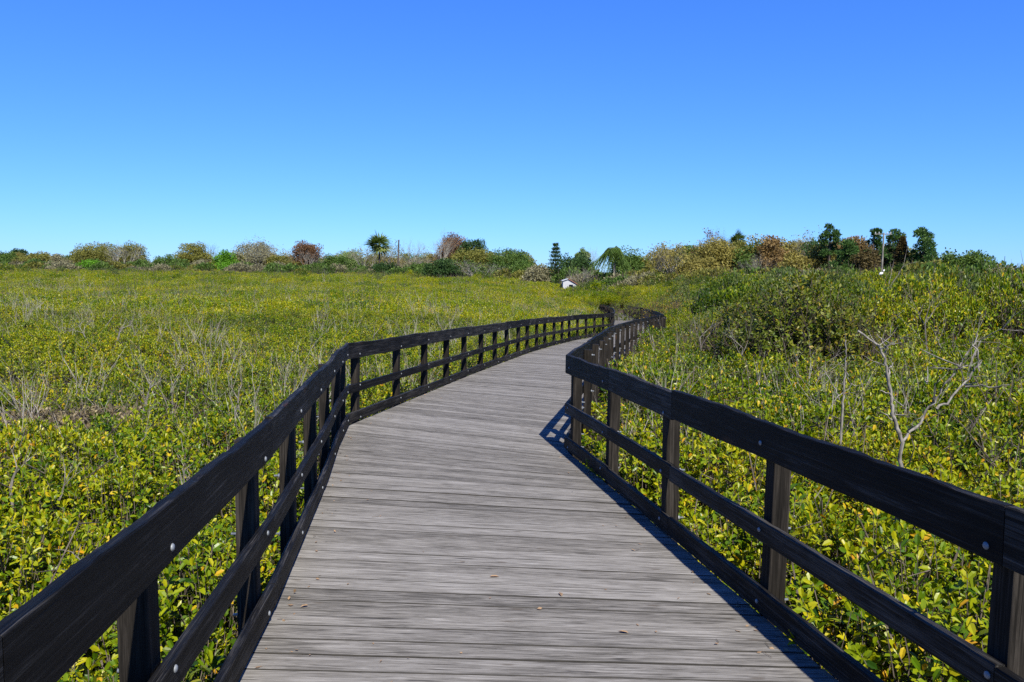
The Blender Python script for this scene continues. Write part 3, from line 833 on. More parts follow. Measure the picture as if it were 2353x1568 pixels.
def broad_tree(x, ytop, hw, Y, col, label, name='broadleaf_tree', low=0.10, dens=1.0, bark='trunk', group=None):
    SEED[0] += 1; rng = np.random.default_rng(SEED[0])
    b, h, px = tree_frame(x, ytop, Y, 0.12); w = hw * px * 1.18
    root = empty(name, b, label, 'tree', group)
    cz0 = h * low; rz = (h - cz0) / 2
    mb = MB(); c = np.array([0, 0, cz0 + rz])
    bc = blobs_crown(mb, rng, c, w * 1.22, w * 1.1, rz * 1.08, int(40 + 18 * w), int(dens * (3600 + 1100 * w * rz)), 0.24 if Y > 60 else 0.13)
    t = MB(); fork = np.array([0, 0, h * 0.30])
    tube(t, [(0, 0, -0.3), (0.05, 0, h * 0.15), fork], [0.05 * h * 0.4, 0.045 * h * 0.4, 0.035 * h * 0.4], 7)
    ends = bc[rng.choice(len(bc), min(len(bc), 16), replace=False)]
    mids = fork + (ends - fork) * 0.5 + rng.normal(0, 0.15, ends.shape) + np.array([0, 0, 0.12 * h * 0.3])
    segs(t, np.repeat(fork[None], len(ends), 0), mids, 0.022 * h * 0.4, 0.014 * h * 0.4, 0, 0.5, 5)
    segs(t, mids, ends, 0.014 * h * 0.4, 0.006 * h * 0.4, 0, 0.5, 4)
    t.obj('trunk', [M[bark]], root); mb.obj('crown', [TL[col]], root)
    return root

def bare_tree(x, ytop, hw, Y, label, leaf=None, nleaf=0, bark='pale_trunk', stems=3, name='bare_tree', spread=0.42, levels=5):
    SEED[0] += 1; rng = np.random.default_rng(SEED[0])
    b, h, px = tree_frame(x, ytop, Y, 0.08); w = hw * px * 1.12
    root = empty(name, b, label, 'tree')
    t = MB(); ends = []
    tube(t, [(0, 0, -0.3), (0, 0, h * 0.12)], [0.03 * h * 0.5, 0.026 * h * 0.5], 6)
    t.obj('trunk', [M[bark]], root)
    c = MB()
    for k in range(stems):
        a = rng.uniform(0, 6.28); s = w / h
        d = np.array([math.cos(a) * s, math.sin(a) * s, 1.0])
        ends.append(branchy(c, rng, (0, 0, h * 0.10), d, h * 0.30, 0.024 * h * 0.5, levels, spread, 0))
    V = np.concatenate(c.V)                      # fit the measured outline
    sx = w * 1.15 / max(0.1, np.percentile(np.abs(V[:, 0]), 95)); sz = h / max(0.1, np.percentile(V[:, 2], 99.3))
    S = np.array([sx, sx, sz]); c.V = [v * S for v in c.V]
    if nleaf:
        E = np.concatenate(ends) * S; k = rng.integers(0, len(E), nleaf)
        P = E[k] + rng.normal(0, 0.18, (nleaf, 3)); L = rng.uniform(0.14, 0.3, nleaf)
        leaves(c, P, rand_dirs(nleaf, rng), rand_dirs(nleaf, rng), L, L * 0.6, np.clip(rng.normal(0.45, 0.2, nleaf), 0, 0.92), 1, 1)
    c.obj('crown', [M[bark], TL[leaf] if leaf else M[bark]], root)
    return root

def pine_tree(x, ytop, hw, Y, label, bare=0.30, n=26):
    SEED[0] += 1; rng = np.random.default_rng(SEED[0])
    b, h, px = tree_frame(x, ytop, Y); w = hw * px * 1.65
    root = empty('pine_tree', b, label, 'tree')
    t = MB(); tube(t, [(0, 0, -0.3), (0.06, 0, h * 0.5), (0, 0, h * 0.95)], [0.16, 0.12, 0.04], 7)
    c = MB(); z = h * rng.uniform(bare, 0.97, n); f = (z / h - bare) / (1 - bare)
    a = rng.uniform(0, 6.28, n); r = w * np.sqrt(np.clip(1.05 - f, 0.03, 1)) * rng.uniform(0.25, 0.95, n)
    E = np.column_stack([r * np.cos(a), r * np.sin(a), z + 0.12 * w])
    E[0] = (0, 0, h * 0.97)
    segs(t, np.column_stack([0 * z, 0 * z, z - 0.25 * w]), E, 0.05, 0.02, 0, 0.5, 4)
    nl = 130
    for e in E:
        br = w * rng.uniform(0.11, 0.20); d = rand_dirs(nl, rng)
        P = e + d * br * (rng.random((nl, 1)) ** 0.5) * np.array([1.1, 1.1, 0.75]); L = rng.uniform(0.2, 0.36, nl)
        leaves(c, P, norm(d + np.array([0, 0, 0.4])), rand_dirs(nl, rng), L, L * 0.4, np.clip(rng.normal(0.45, 0.17, nl), 0, 0.92), 1, 0)
    t.obj('trunk', [M['trunk']], root); c.obj('crown', [TL['pine']], root)

def fan_palm(x, ytop, hw, Y, label, trunk_r=0.16, n=34, name='fan_palm', low=False):
    SEED[0] += 1; rng = np.random.default_rng(SEED[0])
    b, h, px = tree_frame(x, ytop, Y); w = hw * px
    root = empty(name, b, label, 'palm')
    hub = np.array([0.05, 0, max(0.5, h - w * 0.95)])
    t = MB(); tube(t, [(0, 0, -0.3), (0.1, 0, hub[2] * 0.5), hub], [trunk_r * 1.25, trunk_r, trunk_r * 0.9], 8)
    c = MB()
    for i in range(n):
        el = rng.uniform(-0.95 if not low else -0.15, 1.45); a = rng.uniform(0, 6.28)
        d = np.array([math.cos(a) * math.cos(el), math.sin(a) * math.cos(el), math.sin(el)])
        pe = hub + d * w * rng.uniform(0.12, 0.45)
        segs(c, [hub], [pe], 0.03, 0.02, 0, 0.4, 3)
        u, v = perp(d)
        R = w * rng.uniform(0.55, 0.85); nb = 13; fa = np.linspace(-1.5, 1.5, nb) + rng.normal(0, 0.05, nb)
        side = norm(u * math.cos(rng.uniform(-.5, .5)) + v * 0.3)
        D = norm(d * np.cos(fa)[:, None] + side * np.sin(fa)[:, None] + np.array([0, 0, -0.18]))
        nn = norm(np.cross(d, side)); tint = 0.30 if el > 0 else 0.62
        leaves(c, np.repeat(pe[None], nb, 0), D, np.repeat(nn[None], nb, 0) + 1e-3, R * rng.uniform(0.7, 1.1, nb), R * 0.11,
               np.clip(rng.normal(tint, 0.15, nb), 0, 0.92), 1, 0)
    t.obj('trunk', [M['trunk']], root); c.obj('crown', [TL['palm']], root)

def feather_palm(x, ytop, hw, Y, label, n=32):
    SEED[0] += 1; rng = np.random.default_rng(SEED[0])
    b, h, px = tree_frame(x, ytop, Y); w = hw * px
    root = empty('feather_palm', b, label, 'palm')
    hub = np.array([0, 0, h - w * 0.42])
    t = MB(); tube(t, [(0, 0, -0.3), (0.08, 0, hub[2] * 0.5), hub], [0.2, 0.16, 0.15], 8)
    c = MB()
    for i in range(n):
        a = rng.uniform(0, 6.28); el = rng.uniform(-0.5, 1.35)
        s = np.linspace(0, 1, 9); Lf = w * rng.uniform(0.75, 1.65)
        r = Lf * 0.8 * math.cos(el) * s + Lf * 0.10 * s ** 2
        z = Lf * math.sin(el) * s - Lf * (0.75 + 0.75 * max(0, math.sin(el))) * s ** 2.0
        S = hub + np.column_stack([r * math.cos(a), r * math.sin(a), z])
        tube(c, S, np.linspace(0.04, 0.012, 9), 3, 0, 0.5, False)
        k = np.linspace(0.12, 0.99, 44); P = np.column_stack([np.interp(k, s, S[:, j]) for j in range(3)])
        T = norm(np.gradient(P, axis=0)); sd = norm(np.cross(T, [0, 0, 1.0]))
        for sg in (-1, 1):
            D = norm(T * 0.35 + sd * sg * 0.7 + np.array([0, 0, -0.75]) + rng.normal(0, 0.12, T.shape))
            leaves(c, P, D, norm(T + 0.3 * rng.normal(size=T.shape)), w * 0.42 * (1 - 0.45 * k), 0.07, np.clip(rng.normal(0.42, 0.16, len(k)), 0, 0.92), 1, 0)
    t.obj('trunk', [M['pale_trunk']], root); c.obj('crown', [TL['green']], root)

def tier_pine(x, ytop, hw, Y, label):
    SEED[0] += 1; rng = np.random.default_rng(SEED[0])
    b, h, px = tree_frame(x, ytop, Y); w = hw * px
    root = empty('tiered_pine', b, label, 'tree')
    t = MB(); tube(t, [(0, 0, -0.3), (0, 0, h)], [0.15, 0.02], 7)
    c = MB(); tiers = 12
    for i in range(tiers):
        z = h * (0.10 + 0.88 * i / (tiers - 1)); R = 1.35 * w * (1 - (i / tiers)) ** 0.9 + 0.05
        for k in range(8):
            a = k * math.pi / 4 + i * 0.4 + rng.normal(0, 0.08); d = np.array([math.cos(a), math.sin(a), 0.18])
            e = np.array([0, 0, z]) + d * R * rng.uniform(0.85, 1.1)
            segs(t, [(0, 0, z)], [e], 0.03, 0.012, 0, 0.5, 3)
            m = 34; f = rng.uniform(0.1, 1.05, m)
            P = np.array([0, 0, z]) + (e - np.array([0, 0, z])) * f[:, None] + rng.normal(0, 0.09, (m, 3))
            L = rng.uniform(0.18, 0.34, m)
            leaves(c, P, norm(d + rng.normal(0, 0.6, (m, 3)) + np.array([0, 0, 0.3])), rand_dirs(m, rng), L, L * 0.4, np.clip(rng.normal(0.35, 0.15, m), 0, 0.92), 1, 0)
    t.obj('trunk', [M['trunk']], root); c.obj('crown', [TL['dark_green']], root)

def cone_tree(x, ytop, hw, Y, col, label):
    SEED[0] += 1; rng = np.random.default_rng(SEED[0])
    b, h, px = tree_frame(x, ytop, Y); w = hw * px
    root = empty('cedar_tree', b, label, 'tree')
    t = MB(); tube(t, [(0, 0, -0.3), (0, 0, h * 0.9)], [0.18, 0.03], 7); c = MB()
    n = 4200; f = rng.random(n) ** 0.8; a = rng.uniform(0, 6.28, n)
    ridge = 1 + 0.22 * np.sin(a * 5 + f * 9) * np.sin(f * 26 + a)
    r = w * (1 - f) ** 0.75 * ridge * rng.uniform(0.55, 1.05, n)
    P = np.column_stack([r * np.cos(a), r * np.sin(a), h * (0.05 + 0.95 * f)]); D = norm(np.column_stack([np.cos(a), np.sin(a), rng.uniform(0, 1, n)]) + rng.normal(0, .4, (n, 3)))
    L = rng.uniform(0.16, 0.34, n)
    leaves(c, P, D, rand_dirs(n, rng), L, L * 0.5, np.clip(rng.normal(0.4, 0.18, n), 0, 0.92), 1, 0)
    t.obj('trunk', [M['trunk']], root); c.obj('crown', [TL[col]], root)

B, R_ = broad_tree, bare_tree
# left edge of the marsh, from the frame's left side towards the fan palm
B(12, 584, 26, 165, 'green', 'low green tree at the far left end of the tree line')
B(42, 577, 13, 180, 'dark_green', 'small round dark green tree rising above the leftmost low trees', low=0.45)
B(80, 583, 40, 160, 'olive', 'broad olive tree just right of the small round dark tree')
B(137, 590, 22, 158, 'grey_olive', 'low grey-brown bush left of the large olive tree', dens=0.7)
B(222, 566, 50, 162, 'olive', 'large olive tree left of the bare grey tree')
B(300, 564, 32, 166, 'olive', 'olive tree standing behind the bare grey tree')
R_(276, 563, 30, 150, 'bare grey fan-shaped tree in front of the large olive trees', stems=6, spread=0.30)
B(208, 600, 28, 146, 'bright_green', 'bright green low tree at the foot of the large olive tree')
B(318, 598, 16, 150, 'green', 'small green tree right of the bare grey tree')
R_(347, 596, 12, 155, 'small bare tree in the gap right of the large olive trees', stems=2)
B(385, 590, 36, 155, 'green', 'dark olive-green rounded tree right of the sky gap')
B(445, 565, 30, 162, 'olive', 'tall olive tree left of the bare twiggy tops')
R_(486, 562, 22, 164, 'bare twiggy tree behind the tall olive tree', bark='trunk', stems=3)
B(478, 598, 36, 152, 'grey_olive', 'grey-olive shrubby tree left of the bright green tree', dens=0.8)
B(518, 577, 18, 145, 'bright_green', 'vivid light green tree standing out from the tree line', low=0.0)
B(524, 604, 22, 143, 'bright_green', 'vivid light green shrub at the foot of the light green tree', low=0.0)
R_(580, 559, 48, 158, 'wide grey-olive tree with thin foliage and visible branches', 'grey_olive', 2600, stems=5)
B(585, 563, 44, 164, 'grey_olive', 'grey-olive tree behind the wide thin-leaved tree', dens=0.55)
B(636, 592, 24, 155, 'olive', 'small olive tree between the thin-leaved tree and the red-brown tree')
R_(668, 580, 16, 160, 'pinkish bare tree left of the red-brown tree', bark='pale_trunk', stems=3)
B(704, 561, 27, 158, 'red_brown', 'red-brown leaved round tree', low=0.3, dens=0.9)
R_(705, 575, 20, 154, 'bare pale stems below the red-brown crown', stems=4, levels=4)
R_(748, 590, 22, 156, 'pale bare bush right of the red-brown tree', 'grey_olive', 300, stems=4)
B(738, 606, 30, 148, 'dark_green', 'dark green shrub below the pale bare bush', low=0.0)
B(770, 588, 24, 150, 'green', 'green tree left of the pale trees by the fan palm')
B(809, 575, 20, 156, 'pale_green', 'pale green thin tree left of the fan palm', dens=0.5)
R_(838, 572, 34, 150, 'grey twiggy tree around the fan palm trunk', 'grey_olive', 900, stems=5)
fan_palm(870.5, 529, 34, 142, 'tall fan palm with dark drooping crown above the marsh')
B(884, 604, 24, 140, 'dark_green', 'dark green shrub at the foot of the tall fan palm', low=0.0)
R_(897, 563, 26, 150, 'grey-olive twiggy tree right of the fan palm', 'olive', 900, stems=4)
R_(940, 556, 30, 156, 'thin bare tree beside the brown pole', stems=3, bark='pale_trunk', levels=4)
R_(962, 592, 34, 150, 'low brownish bare thicket right of the brown pole', 'grey_olive', 500, stems=6)
B(965, 606, 42, 138, 'green', 'green shrubby tree right of the fan palm', low=0.0, dens=0.9)
B(1042, 543, 34, 140, 'red_brown', 'tall rusty brown tree behind the white-branched tree', low=0.15, dens=1.0)
R_(1020, 538, 32, 132, 'bleached white-branched bare tree in front of the rusty tree', stems=4, spread=0.36)
B(1088, 553, 27, 136, 'dark_green', 'dark green domed tree right of the rusty brown tree')
B(1090, 575, 52, 128, 'olive', 'wide olive tree below the dark green dome')
B(1022, 600, 40, 122, 'dark_green', 'dense dark green shrub below the white-branched tree', low=0.0)
R_(1105, 600, 48, 118, 'grey stemmed thicket below the wide olive tree', 'green', 700, stems=7, levels=4)
B(1128, 584, 32, 130, 'olive', 'brownish olive tree right of the dark green dome')
B(1170, 577, 44, 126, 'green', 'rounded mid green tree before the sky gap')
B(1207, 600, 30, 118, 'green', 'low green tree sloping down to the sky gap', low=0.0)
B(1236, 612, 26, 112, 'grey_olive', 'low grey-green shrub left of the tiered pine', low=0.0)
tier_pine(1277, 562, 22, 112, 'dark tiered Norfolk-type pine beside the sky gap')
B(1321, 582, 32, 116, 'dark_green', 'dark green round tree right of the tiered pine')
B(1339, 574, 11, 122, 'pale_green', 'small pale green crown above the dark round tree', low=0.5)
R_(1362, 574, 20, 118, 'pale bare tree left of the feather palm', stems=4)
R_(1334, 612, 26, 100, 'grey bare bush below the dark round tree', stems=5, levels=4)
B(1445, 577, 34, 112, 'green', 'yellow-green tree behind the feather palm')
feather_palm(1412, 557, 46, 104, 'large feather palm with long drooping fronds')
R_(1507, 570, 30, 104, 'yellowish bare tree right of the feather palm', 'yellow_olive', 1000, stems=5)
R_(1545, 566, 36, 100, 'straw-coloured bare tree left of the yellow trees', 'yellow_olive', 900, stems=5)
B(1590, 590, 30, 96, 'yellow_olive', 'yellow-olive tree behind the straw-coloured tree', dens=0.6)
B(1624, 596, 34, 92, 'yellow_olive', 'low bright yellow-olive tree on the right woodland edge', low=0.0)
R_(1632, 542, 28, 108, 'grey bare crown at the top left of the woodland', bark='trunk', stems=4, leaf='red_brown', nleaf=700)
R_(1664, 533, 22, 110, 'grey bare crown left of the short fan palm', bark='trunk', stems=4)
B(1652, 556, 42, 104, 'yellow_olive', 'large yellow-olive tree below the short fan palm')
fan_palm(1696, 529, 24, 114, 'short fan palm poking above the yellow trees', n=38)
B(1740, 549, 30, 102, 'yellow_olive', 'pale yellow tree right of the short fan palm', dens=0.6)
B(1776, 546, 27, 100, 'orange', 'orange-brown tree in the middle of the woodland')
B(1808, 571, 22, 98, 'orange', 'low orange tree right of the taller orange-brown tree')
R_(1742, 585, 34, 96, 'grey bare tree below the pale yellow tree', stems=4)
R_(1853, 543, 36, 102, 'pale bare tree before the first pine', 'yellow_olive', 900, stems=5)
B(1832, 580, 32, 94, 'yellow_olive', 'yellow tree under the pale bare tree', dens=0.8)
B(1887, 566, 26, 94, 'yellow_olive', 'yellow-green tree left of the first pine')
pine_tree(1908, 520, 22, 92, 'tall leftmost pine with clumped dark needles')
B(1954, 535, 32, 96, 'orange', 'rusty orange tree between the pines')
pine_tree(1948, 562, 30, 86, 'short broad green pine below the rusty orange tree', bare=0.15, n=40)
B(1990, 572, 26, 84, 'cedar', 'brownish tree left of the utility pole')
pine_tree(2008, 528, 22, 88, 'pine with rounded clumps left of the utility pole')
pine_tree(2058, 529, 23, 90, 'pine right behind the utility pole')
cone_tree(2074, 546, 30, 84, 'cedar', 'dark brown conical cedar right of the utility pole')
pine_tree(2123, 531, 33, 82, 'widest pine at the right end of the pine group', bare=0.35, n=38)
B(2142, 600, 28, 76, 'olive', 'olive shrub-like tree below the widest pine', low=0.0)
fan_palm(2067, 603, 20, 70, 'low bushy palmetto left below the widest pine', n=34, name='palmetto', low=True)
R_(2187, 588, 26, 84, 'open green tree with gaps right of the pines', 'green', 2200, bark='trunk', stems=4)
B(2243, 578, 35, 84, 'green', 'rounded green tree right of the pine group', low=0.3)
fan_palm(2217, 618, 26, 60, 'low palmetto in front of the rounded green tree', n=38, name='palmetto', low=True)
B(2303, 606, 34, 48, 'grey_olive', 'grey-green tree at the right end of the tree line', dens=0.8)
B(2341, 634, 14, 80, 'dark_green', 'small dark tree at the right edge of the picture')

# trees behind that close the gaps, each named by the two trees it stands between
ANCH = [(-60, 'left edge of the picture'), (42, 'small round dark tree'), (137, 'low grey-brown bush'), (222, 'large olive tree'), (276, 'bare grey fan-shaped tree'),
        (347, 'small bare tree'), (445, 'tall olive tree'), (518, 'vivid light green tree'), (580, 'wide thin-leaved tree'), (668, 'pinkish bare tree'),
        (704, 'red-brown tree'), (770, 'green tree near the pale trees'), (809, 'pale green thin tree'), (870, 'tall fan palm'), (916, 'brown pole'), (1020, 'white-branched tree'),
        (1088, 'dark green dome'), (1170, 'rounded mid green tree'), (1277, 'tiered pine'), (1412, 'feather palm'), (1507, 'yellowish bare tree'), (1545, 'straw-coloured tree'),
        (1624, 'bright yellow-olive tree'), (1696, 'short fan palm'), (1776, 'orange-brown tree'), (1853, 'pale bare tree'), (1908, 'leftmost tall pine'),
        (1954, 'rusty orange tree'), (2008, 'pine by the pole'), (2074, 'brown conical cedar'), (2123, 'widest pine'), (2243, 'rounded green tree')]
rngf = np.random.default_rng(500)
fill = []
for x in np.arange(1490, 2200, 24):
    yt = np.interp(x, [1480, 1600, 1750, 1900, 2050, 2180], [584, 568, 560, 558, 562, 596]) + rngf.uniform(-6, 12)
    cs = ['yellow_olive', 'olive', 'olive', 'yellow_olive', 'green', 'olive', 'green'] if x < 1880 else ['green', 'olive', 'dark_green', 'cedar']
    fill.append((x + rngf.uniform(-8, 8), yt, rngf.uniform(30, 44), np.interp(x, [1480, 2180], [112, 92]) + rngf.uniform(-4, 8), cs[int(rngf.integers(0, len(cs)))], 'trees filling the right woodland'))
for x in np.arange(-10, 1240, 40):
    yt = np.interp(x, [0, 200, 330, 360, 560, 760, 1000, 1180, 1240], [588, 580, 600, 600, 584, 586, 582, 580, 606]) + rngf.uniform(-5, 12)
    cs = ['olive', 'green', 'olive', 'green', 'yellow_olive']
    fill.append((x + rngf.uniform(-10, 10), yt, rngf.uniform(30, 44), np.interp(x, [0, 1000, 1240], [172, 160, 128]) + rngf.uniform(-4, 6), cs[int(rngf.integers(0, 5))], 'trees filling the left tree line'))
seen = {}
for x, yt, hw, Y, col, grp in sorted(fill):
    k = max(i for i, (ax, _) in enumerate(ANCH) if ax <= x); A_, B_ = ANCH[k], ANCH[min(k + 1, len(ANCH) - 1)]
    cn = {'cedar': 'brown', 'yellow_olive': 'yellow', 'grey_olive': 'greyish', 'dark_green': 'dark green'}.get(col, col)
    key = (A_[1], cn); n_ = seen.get(key, 0); seen[key] = n_ + 1
    side_ = ('', ', second one rightwards', ', third one rightwards')[min(n_, 2)]
    B(x, yt, hw, Y, col, '%s tree behind, between %s and %s%s' % (cn, A_[1], B_[1], side_), low=0.0, group=grp)

def mixed_bushes():
    rng = np.random.default_rng(78)
    def pm(seed, mat):
        r = np.random.default_rng(seed); mb = MB(); n = 3000
        nb = 14; bc = rand_dirs(nb, r) * np.array([0.8, 0.8, 0.5]) * r.uniform(0.3, 1, (nb, 1)) + np.array([0, 0, 0.8]); br = r.uniform(0.28, 0.55, nb)
        k = r.integers(0, nb, n); d = rand_dirs(n, r); P = bc[k] + d * (br[k] * r.random(n) ** 0.4)[:, None]
        L = r.uniform(0.07, 0.13, n)
        leaves(mb, P, norm(d + r.normal(0, .6, (n, 3)) + np.array([0, 0, .3])), norm(rand_dirs(n, r) + np.array([0, 0, .4])), L, L * .5, np.clip(r.normal(.42, .2, n), 0, .92), 1, 0)
        for q in range(5):
            branchy(mb, r, (r.normal(0, .2), r.normal(0, .2), 0), (r.normal(0, .5), r.normal(0, .5), 1), 0.55, 0.02, 3, 0.4, 1, 0.3, 2, 3)
        return mb.mesh('bush_clump', [M[mat], M['deadwood']])
    c = proto('bush_clump', [pm(700 + i, m) for i, m in enumerate(['leaf_grey', 'leaf_dark', 'leaf_grey', 'leaf_dark', 'leaf_dark', 'leaf'])])
    pts = []
    while len(pts) < 300:                       # dark rim of the left marsh
        Y = rng.uniform(98, 152); X = rng.uniform(-0.72, 0.03) * Y
        if rng.random() < sstep(95, 140, Y) + 0.1: pts.append((X, Y, float(ground_z(X, Y)) - 0.25))
    while len(pts) < 1200:
        Y = rng.uniform(22, 105); X = rng.uniform(-0.02, 0.72) * Y
        if Y < 90 and X < right_x(Y) + 1.6 + 0.02 * Y: continue
        if Y >= 90 and X < 0.06 * Y: continue
        if rng.random() > sstep(16, 60, Y) + 0.16: continue
        pts.append((X, Y, float(ground_z(X, Y))))
    n = len(pts); s = rng.uniform(0.75, 1.45, n)
    o = scatter('mixed_bushes', c, pts, np.column_stack([np.zeros(n), np.zeros(n), rng.uniform(0, 6.28, n)]), np.column_stack([s, s, s * rng.uniform(.9, 1.45, n)]), rng.integers(0, 6, n))
    tag(o, 'uneven grey-green bushes rising out of the mangroves, thickest below the right woodland', 'bushes', kind='stuff')
mixed_bushes()

# undergrowth that fills the foot of the tree line
def undergrowth():
    rng = np.random.default_rng(77)
    def pm(seed):
        r = np.random.default_rng(seed); mb = MB(); n = 4200
        d = rand_dirs(n, r); d[:, 2] = np.abs(d[:, 2]); P = d * (r.random((n, 1)) ** 0.4) * np.array([1.6, 1.6, 1.5])
        L = r.uniform(0.12, 0.26, n)
        leaves(mb, P, norm(d + r.normal(0, .6, (n, 3))), rand_dirs(n, r) + np.array([0, 0, .4]), L, L * .55, np.clip(r.normal(.4, .18, n), 0, .92), 1, 0)
        a = np.column_stack([r.uniform(-1, 1, (26, 2)), np.zeros(26)]); b = a * 1.3 + np.array([0, 0, 1.4]) + r.normal(0, .3, (26, 3))
        segs(mb, a[:9], b[:9], 0.025, 0.010, 1, 0.5, 3)
        return mb
    cols = ['green', 'olive', 'green', 'grey_olive']
    c = proto('undergrowth_clump', [pm(300 + i).mesh('undergrowth_clump', [TL[k], M['trunk']]) for i, k in enumerate(cols)])
    xs, pts = np.arange(-60, 2420, 9.0), []
    for x in xs:
        for j in range(3):
            Y = np.interp(x, [0, 900, 1200, 1450, 1700, 2100, 2353], [147, 140, 118, 100, 88, 74, 60]) + rng.uniform(-4, 16)
            p = at(x + rng.uniform(-6, 6), 600, Y); pts.append((p[0], p[1], float(ground_z(p[0], p[1])) + 0.2))
    n = len(pts); s = rng.uniform(1.0, 1.9, n)
    o = scatter('undergrowth', c, pts, np.column_stack([np.zeros(n), np.zeros(n), rng.uniform(0, 6.28, n)]), np.column_stack([s, s, s * rng.uniform(.8, 1.2, n)]), rng.integers(0, 4, n))
    tag(o, 'mixed green undergrowth along the foot of the distant tree line', 'undergrowth', kind='stuff')
undergrowth()

# ------------------------------------------------------------------ poles, shed, wall, bird
def pole_thing():
    p = at(2031, 535, 78); g = float(ground_z(p[0], p[1])); h = p[2] - g
    root = empty('utility_pole', (p[0], p[1], g), 'grey wooden utility pole with crossarm among the pines', 'pole')
    mb = MB(); tube(mb, [(0, 0, -0.3), (0, 0, h * .5), (0, 0, h)], [0.10, 0.085, 0.07], 10); mb.obj('shaft', [M['pale_trunk']], root, True)
    me = board_mesh('crossarm', 1.7, 0.08, 0.08, 2, M['pale_trunk']); o = bpy.data.objects.new('crossarm', me); link(o, root); o.location = (-0.85, 0.11, h - 0.10)
    for xx in (-0.75, -0.4, 0.4, 0.75):
        m = MB(); tube(m, [(xx, 0.16, h - 0.10), (xx, 0.16, h - 0.02), (xx, 0.16, h + 0.08)], [0.035, 0.05, 0.03], 7); m.obj('insulator', [M['white_paint']], root)
pole_thing()
def brown_pole():
    p = at(916.5, 552, 140); q = at(913, 622, 140); g = float(ground_z(q[0], q[1]))
    root = empty('timber_pole', (q[0], q[1], g), 'slim leaning brown timber pole right of the tall fan palm', 'pole')
    mb = MB(); tube(mb, [(-0.03, 0, -0.3), (p[0] - q[0], 0, p[2] - g)], [0.17, 0.12], 8); mb.obj('shaft', [M['trunk']], root, True)
    mb = MB(); tube(mb, [(p[0] - q[0], 0, p[2] - g - 0.02), (p[0] - q[0], 0, p[2] - g + 0.06)], [0.14, 0.13], 8); mb.obj('cap', [M['bolt']], root)
brown_pole()

def boxm(name, lo, hi, mat, parent):
    lo, hi = np.array(lo, float), np.array(hi, float)
    V = np.array([(x, y, z) for z in (lo[2], hi[2]) for y in (lo[1], hi[1]) for x in (lo[0], hi[0])])
    F = np.array([[0, 2, 3, 1], [4, 5, 7, 6], [0, 1, 5, 4], [2, 6, 7, 3], [0, 4, 6, 2], [1, 3, 7, 5]])
    mb = MB(); mb.add(V, F); return mb.obj(name, [mat], parent)

def shed():
    Y = 97.0; p = at(1312, 657, Y); g = float(ground_z(p[0], p[1]))
    root = empty('shed', (p[0], p[1], g), 'small white shed with a dark window half hidden by mangroves', 'shed')
    e = p[2] - g                                   # height of the window line
    w = 0.98; top = e + 0.05; ridge = e + 0.80; d = 2.6
    mb = MB()                                      # walls with gable
    V = np.array([(-w, 0, -.2), (w, 0, -.2), (w, 0, top), (-.35, 0, ridge), (-w, 0, top + .55), (-w, d, -.2), (w, d, -.2), (w, d, top), (-.35, d, ridge), (-w, d, top + .55)])
    mb.add(V, [[0, 5, 9, 4], [1, 2, 7, 6]]); mb.F.append((np.array([[0, 1, 2, 3, 4], [9, 8, 7, 6, 5]]), 0))
    mb.obj('wall', [M['white_paint']], root)
    for (xa, za), (xb, zb), mt in (((-.35, ridge), (w + .15, top - .08), 'roof_red'), ((-w - .12, top + .50), (-.35, ridge), 'white_paint')):
        m = MB(); t = 0.06
        V = np.array([(xa, -.15, za + .01), (xb, -.15, zb + .01), (xb, d + .15, zb + .01), (xa, d + .15, za + .01)]); V2 = V + np.array([0, 0, t])
        m.add(np.concatenate([V, V2]), [[0, 3, 2, 1], [4, 5, 6, 7], [0, 1, 5, 4], [1, 2, 6, 5], [2, 3, 7, 6], [3, 0, 4, 7]])
        m.obj('roof', [M[mt]], root)
    wf = boxm('window', (-.28, -.03, e - .28), (.28, .02, e + .18), M['white_paint'], root)
    boxm('pane', (-.24, -.045, e - .24), (.24, -.03, e + .14), M['glass'], wf)
shed()

def far_wall():
    p = at(20, 617, 150); g = float(ground_z(p[0], p[1]))
    root = empty('low_building', (p[0], p[1], g), 'low flat tan building behind the marsh at the far left', 'building')
    h = p[2] - g + 0.15
    boxm('wall', (-5.5, 0, -.2), (2.6, 3, h - .12), M['tan_wall'], root)
    boxm('roof', (-5.7, -.2, h - .12), (2.8, 3.2, h + .05), M['tan_wall'], root)
far_wall()

